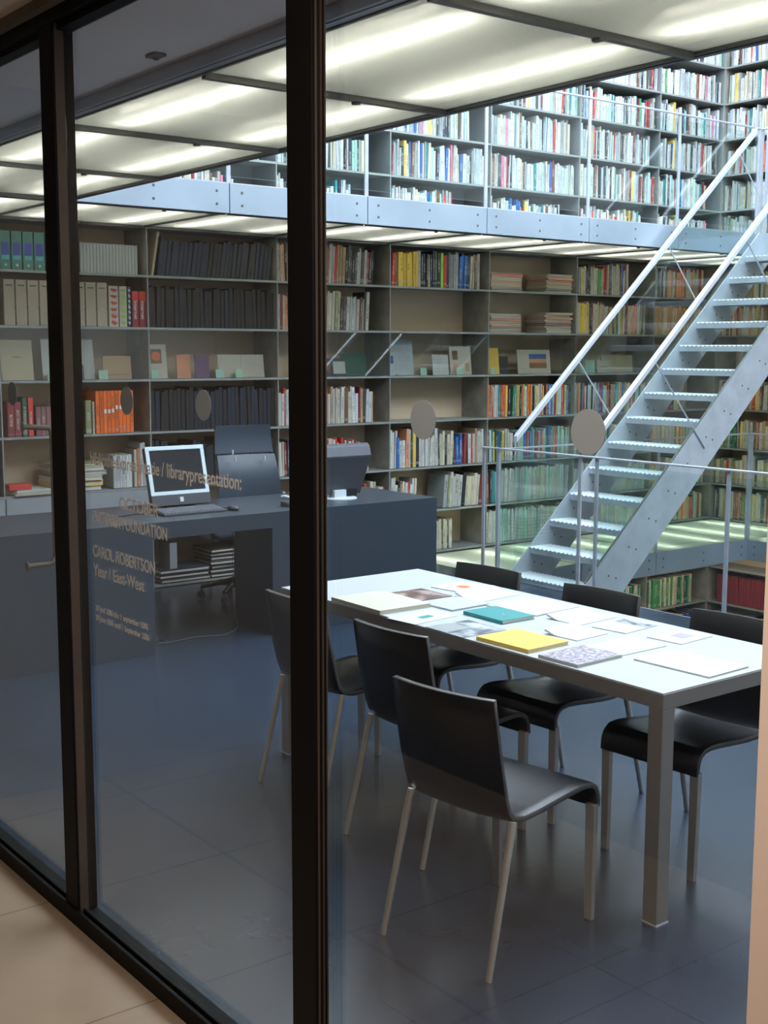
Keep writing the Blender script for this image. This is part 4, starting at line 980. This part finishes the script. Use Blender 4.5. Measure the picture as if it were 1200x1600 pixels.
def photo_mat(name, c1, c2, c3, sc_=6):
    m, n, l, b_ = nt_mat(name); tc = n.new('ShaderNodeTexCoord'); no = n.new('ShaderNodeTexNoise'); no.inputs['Scale'].default_value = sc_; no.inputs['Detail'].default_value = 5
    l.new(tc.outputs['Generated'], no.inputs[0]); r = n.new('ShaderNodeValToRGB'); r.color_ramp.elements[0].color = (*c1,1); r.color_ramp.elements[0].position = .38; r.color_ramp.elements[1].color = (*c3,1); r.color_ramp.elements[1].position = .62
    e = r.color_ramp.elements.new(.5); e.color = (*c2,1); l.new(no.outputs['Fac'], r.inputs[0]); l.new(r.outputs[0], b_.inputs['Base Color']); b_.inputs['Roughness'].default_value = .35; return m
P_brown = photo_mat('brown_photo', (.10,.06,.055), (.22,.13,.11), (.45,.38,.36), 3)
P_grey = photo_mat('grey_landscape_photo', (.10,.12,.14), (.30,.34,.38), (.62,.66,.7), 3)
P_flor = photo_mat('speckled_photo', (.20,.16,.24), (.42,.38,.45), (.70,.66,.72), 14)
lying('catalogue', 'thick white catalogue, the farthest publication beside the mullion on the table', (2.985,3.896), .335, .254, -91, .016, 'ivory', cat='catalogue')
lying('picture_booklet', 'dark brown picture booklet lying behind the thick white catalogue', (3.217,3.944), .205, .200, -91, .003, P_brown, cat='booklet')
lying('booklet', 'white booklet with an orange-red oval on its cover', (3.479,3.964), .185, .193, -82, .004, 'white', [('e',.1,0,.035,.03,'salmon'),('e',.1,0,.022,.018,'orange')])
lying('leaflet', 'plain white leaflet between the orange-oval and large white booklets', (3.449,3.765), .157, .232, -86, .002, 'white', soft=True)
lying('booklet', 'pale blue booklet in the middle of the table beside the brown one', (3.218,3.704), .182, .204, -88, .007, 'pale_blue')
lying('leaflet', 'white leaflet with a small cyan label at the near edge', (2.959,3.60), .152, .231, -84, .002, 'white', [('r',-.1,.35,-.2,.35,'teal')])
lying('photo_leaflet', 'grey mountain photo leaflet near the table edge', (2.96,3.35), .211, .209, -91, .002, P_grey, [('r',-.9,.1,-1,.2,'grey')])
lying('book', 'teal hardback book with pale edges on the table', (3.202,3.432), .225, .167, -91, .014, 'teal', cat='book', deco=[('r',.2,.26,-.05,.05,'ivory')])
lying('booklet', 'large blank white booklet beyond the teal book', (3.436,3.487), .267, .259, -86, .005, 'white')
lying('folder', 'yellow folder on the table near the seats', (2.979,3.071), .255, .203, -88, .013, 'yellow', cat='folder')
lying('leaflet', 'slightly curled white leaflet beside the far table edge', (3.44,3.223), .162, .222, -86, .002, 'white', soft=True)
lying('booklet', 'small white booklet with lifted corner next to the yellow folder', (3.225,3.048), .152, .172, -86, .003, 'white', soft=True)
lying('brochure', 'white brochure with a grey-blue picture along one end', (3.458,3.024), .152, .199, -84, .003, 'white', [('r',-.95,.95,.35,.95,P_grey)])
lying('booklet', 'white booklet with a small square picture in its middle', (3.485,2.79), .147, .189, -86, .003, 'white', [('r',-.4,.4,-.2,.5,P_flor)])
lying('brochure', 'brochure with speckled lilac photo cover at the near table edge', (2.983,2.797), .175, .223, -88, .010, 'light_grey', [('r',-.98,.98,-.98,.98,P_flor)])
lying('leaflet', 'blank white leaflet beside the speckled brochure', (3.221,2.81), .168, .231, -90, .003, 'white')
lying('folder', 'largest blank white folder at the near end of the table', (3.21,2.521), .299, .212, -88, .005, 'white', cat='folder')

# ------------------------------------------------------------------ chairs
def make_chair():
    o = thing('chair', 'x', 'chair')
    prof = [(.030,.800,.190,1),(.042,.730,.191,1),(.056,.650,.192,1),(.072,.570,.193,.9),(.088,.505,.192,.7),(.104,.460,.191,.45),(.130,.433,.190,.2),(.175,.424,.190,0),(.25,.427,.191,0),(.33,.435,.193,0),(.41,.444,.196,0),(.46,.447,.198,0),(.495,.443,.2,0),(.517,.428,.2,0),(.528,.405,.2,0),(.532,.365,.2,0)]
    NY = 10; mb = MB(); n = NY+1
    for x, z, w, bk in prof:
        for i in range(n):
            u = -1+2*i/NY; mb.v.append((x-.024*bk*(1-u*u), u*w, z-(.008*(1-u*u) if bk < .3 and x < .48 else 0)))
    for j in range(len(prof)-1):
        for i in range(NY): a_ = j*n+i; mb.f.append((a_, a_+n, a_+n+1, a_+1))
    mb.m = [0]*len(mb.f); sh = mb.build('shell', [M_shell, mat('shell_edge_catchlight', (.09,.087,.083), .3)], o, smooth=True)  # lighter rim colour paints the catch-light on the black shell's edge
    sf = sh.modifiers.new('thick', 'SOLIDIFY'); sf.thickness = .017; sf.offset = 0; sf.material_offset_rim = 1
    bv = sh.modifiers.new('edge', 'BEVEL'); bv.width = .0008; bv.segments = 1
    for s in (-1, 1):
        MB().tube([(.112, s*.193, .432), (.104, s*.196, .405), (0.0, s*.205, 0.0)], [.0125,.012,.0095], 12).build('leg', M_leg, o, smooth=True)
    for s in (-1, 1):
        mb = MB(); x0, x1, y = .511, .527, s*.185
        mb.add([(.512,s*.182-.014,0),(.530,s*.182-.014,0),(.530,s*.182+.014,0),(.512,s*.182+.014,0),(.508,s*.184-.017,.375),(.530,s*.184-.017,.375),(.530,s*.184+.017,.375),(.508,s*.184+.017,.375)],
               [(0,3,2,1),(4,5,6,7),(0,1,5,4),(1,2,6,5),(2,3,7,6),(3,0,4,7)])
        mb.build('leg', M_leg, o, bevel=.002)
    return o
ch0 = make_chair()
spots = [(2.195, 2.608, 8.5, 'black shell chair closest to the camera, its back to the glass'),
         (2.548, 3.310, 3.5, 'black shell chair in the middle of the row with backs to the glass'),
         (2.590, 3.970, 3.0, 'black shell chair partly behind the thick mullion beside the desk'),
         (3.725, 2.705, 183.5, 'black chair across the table at the end by the door jamb'),
         (3.712, 3.350, 184.0, 'black chair across the table in front of the railing'),
         (3.700, 4.010, 184.5, 'black chair across the table closest to the desk')]
for i, (x, y, a_, lab) in enumerate(spots):
    o = ch0 if i == 0 else copy_tree(ch0)
    o.location = (x, y, 0); o.rotation_euler = (0, 0, math.radians(a_)); tag(o, lab, 'chair', 'black shell chairs around the reading table')
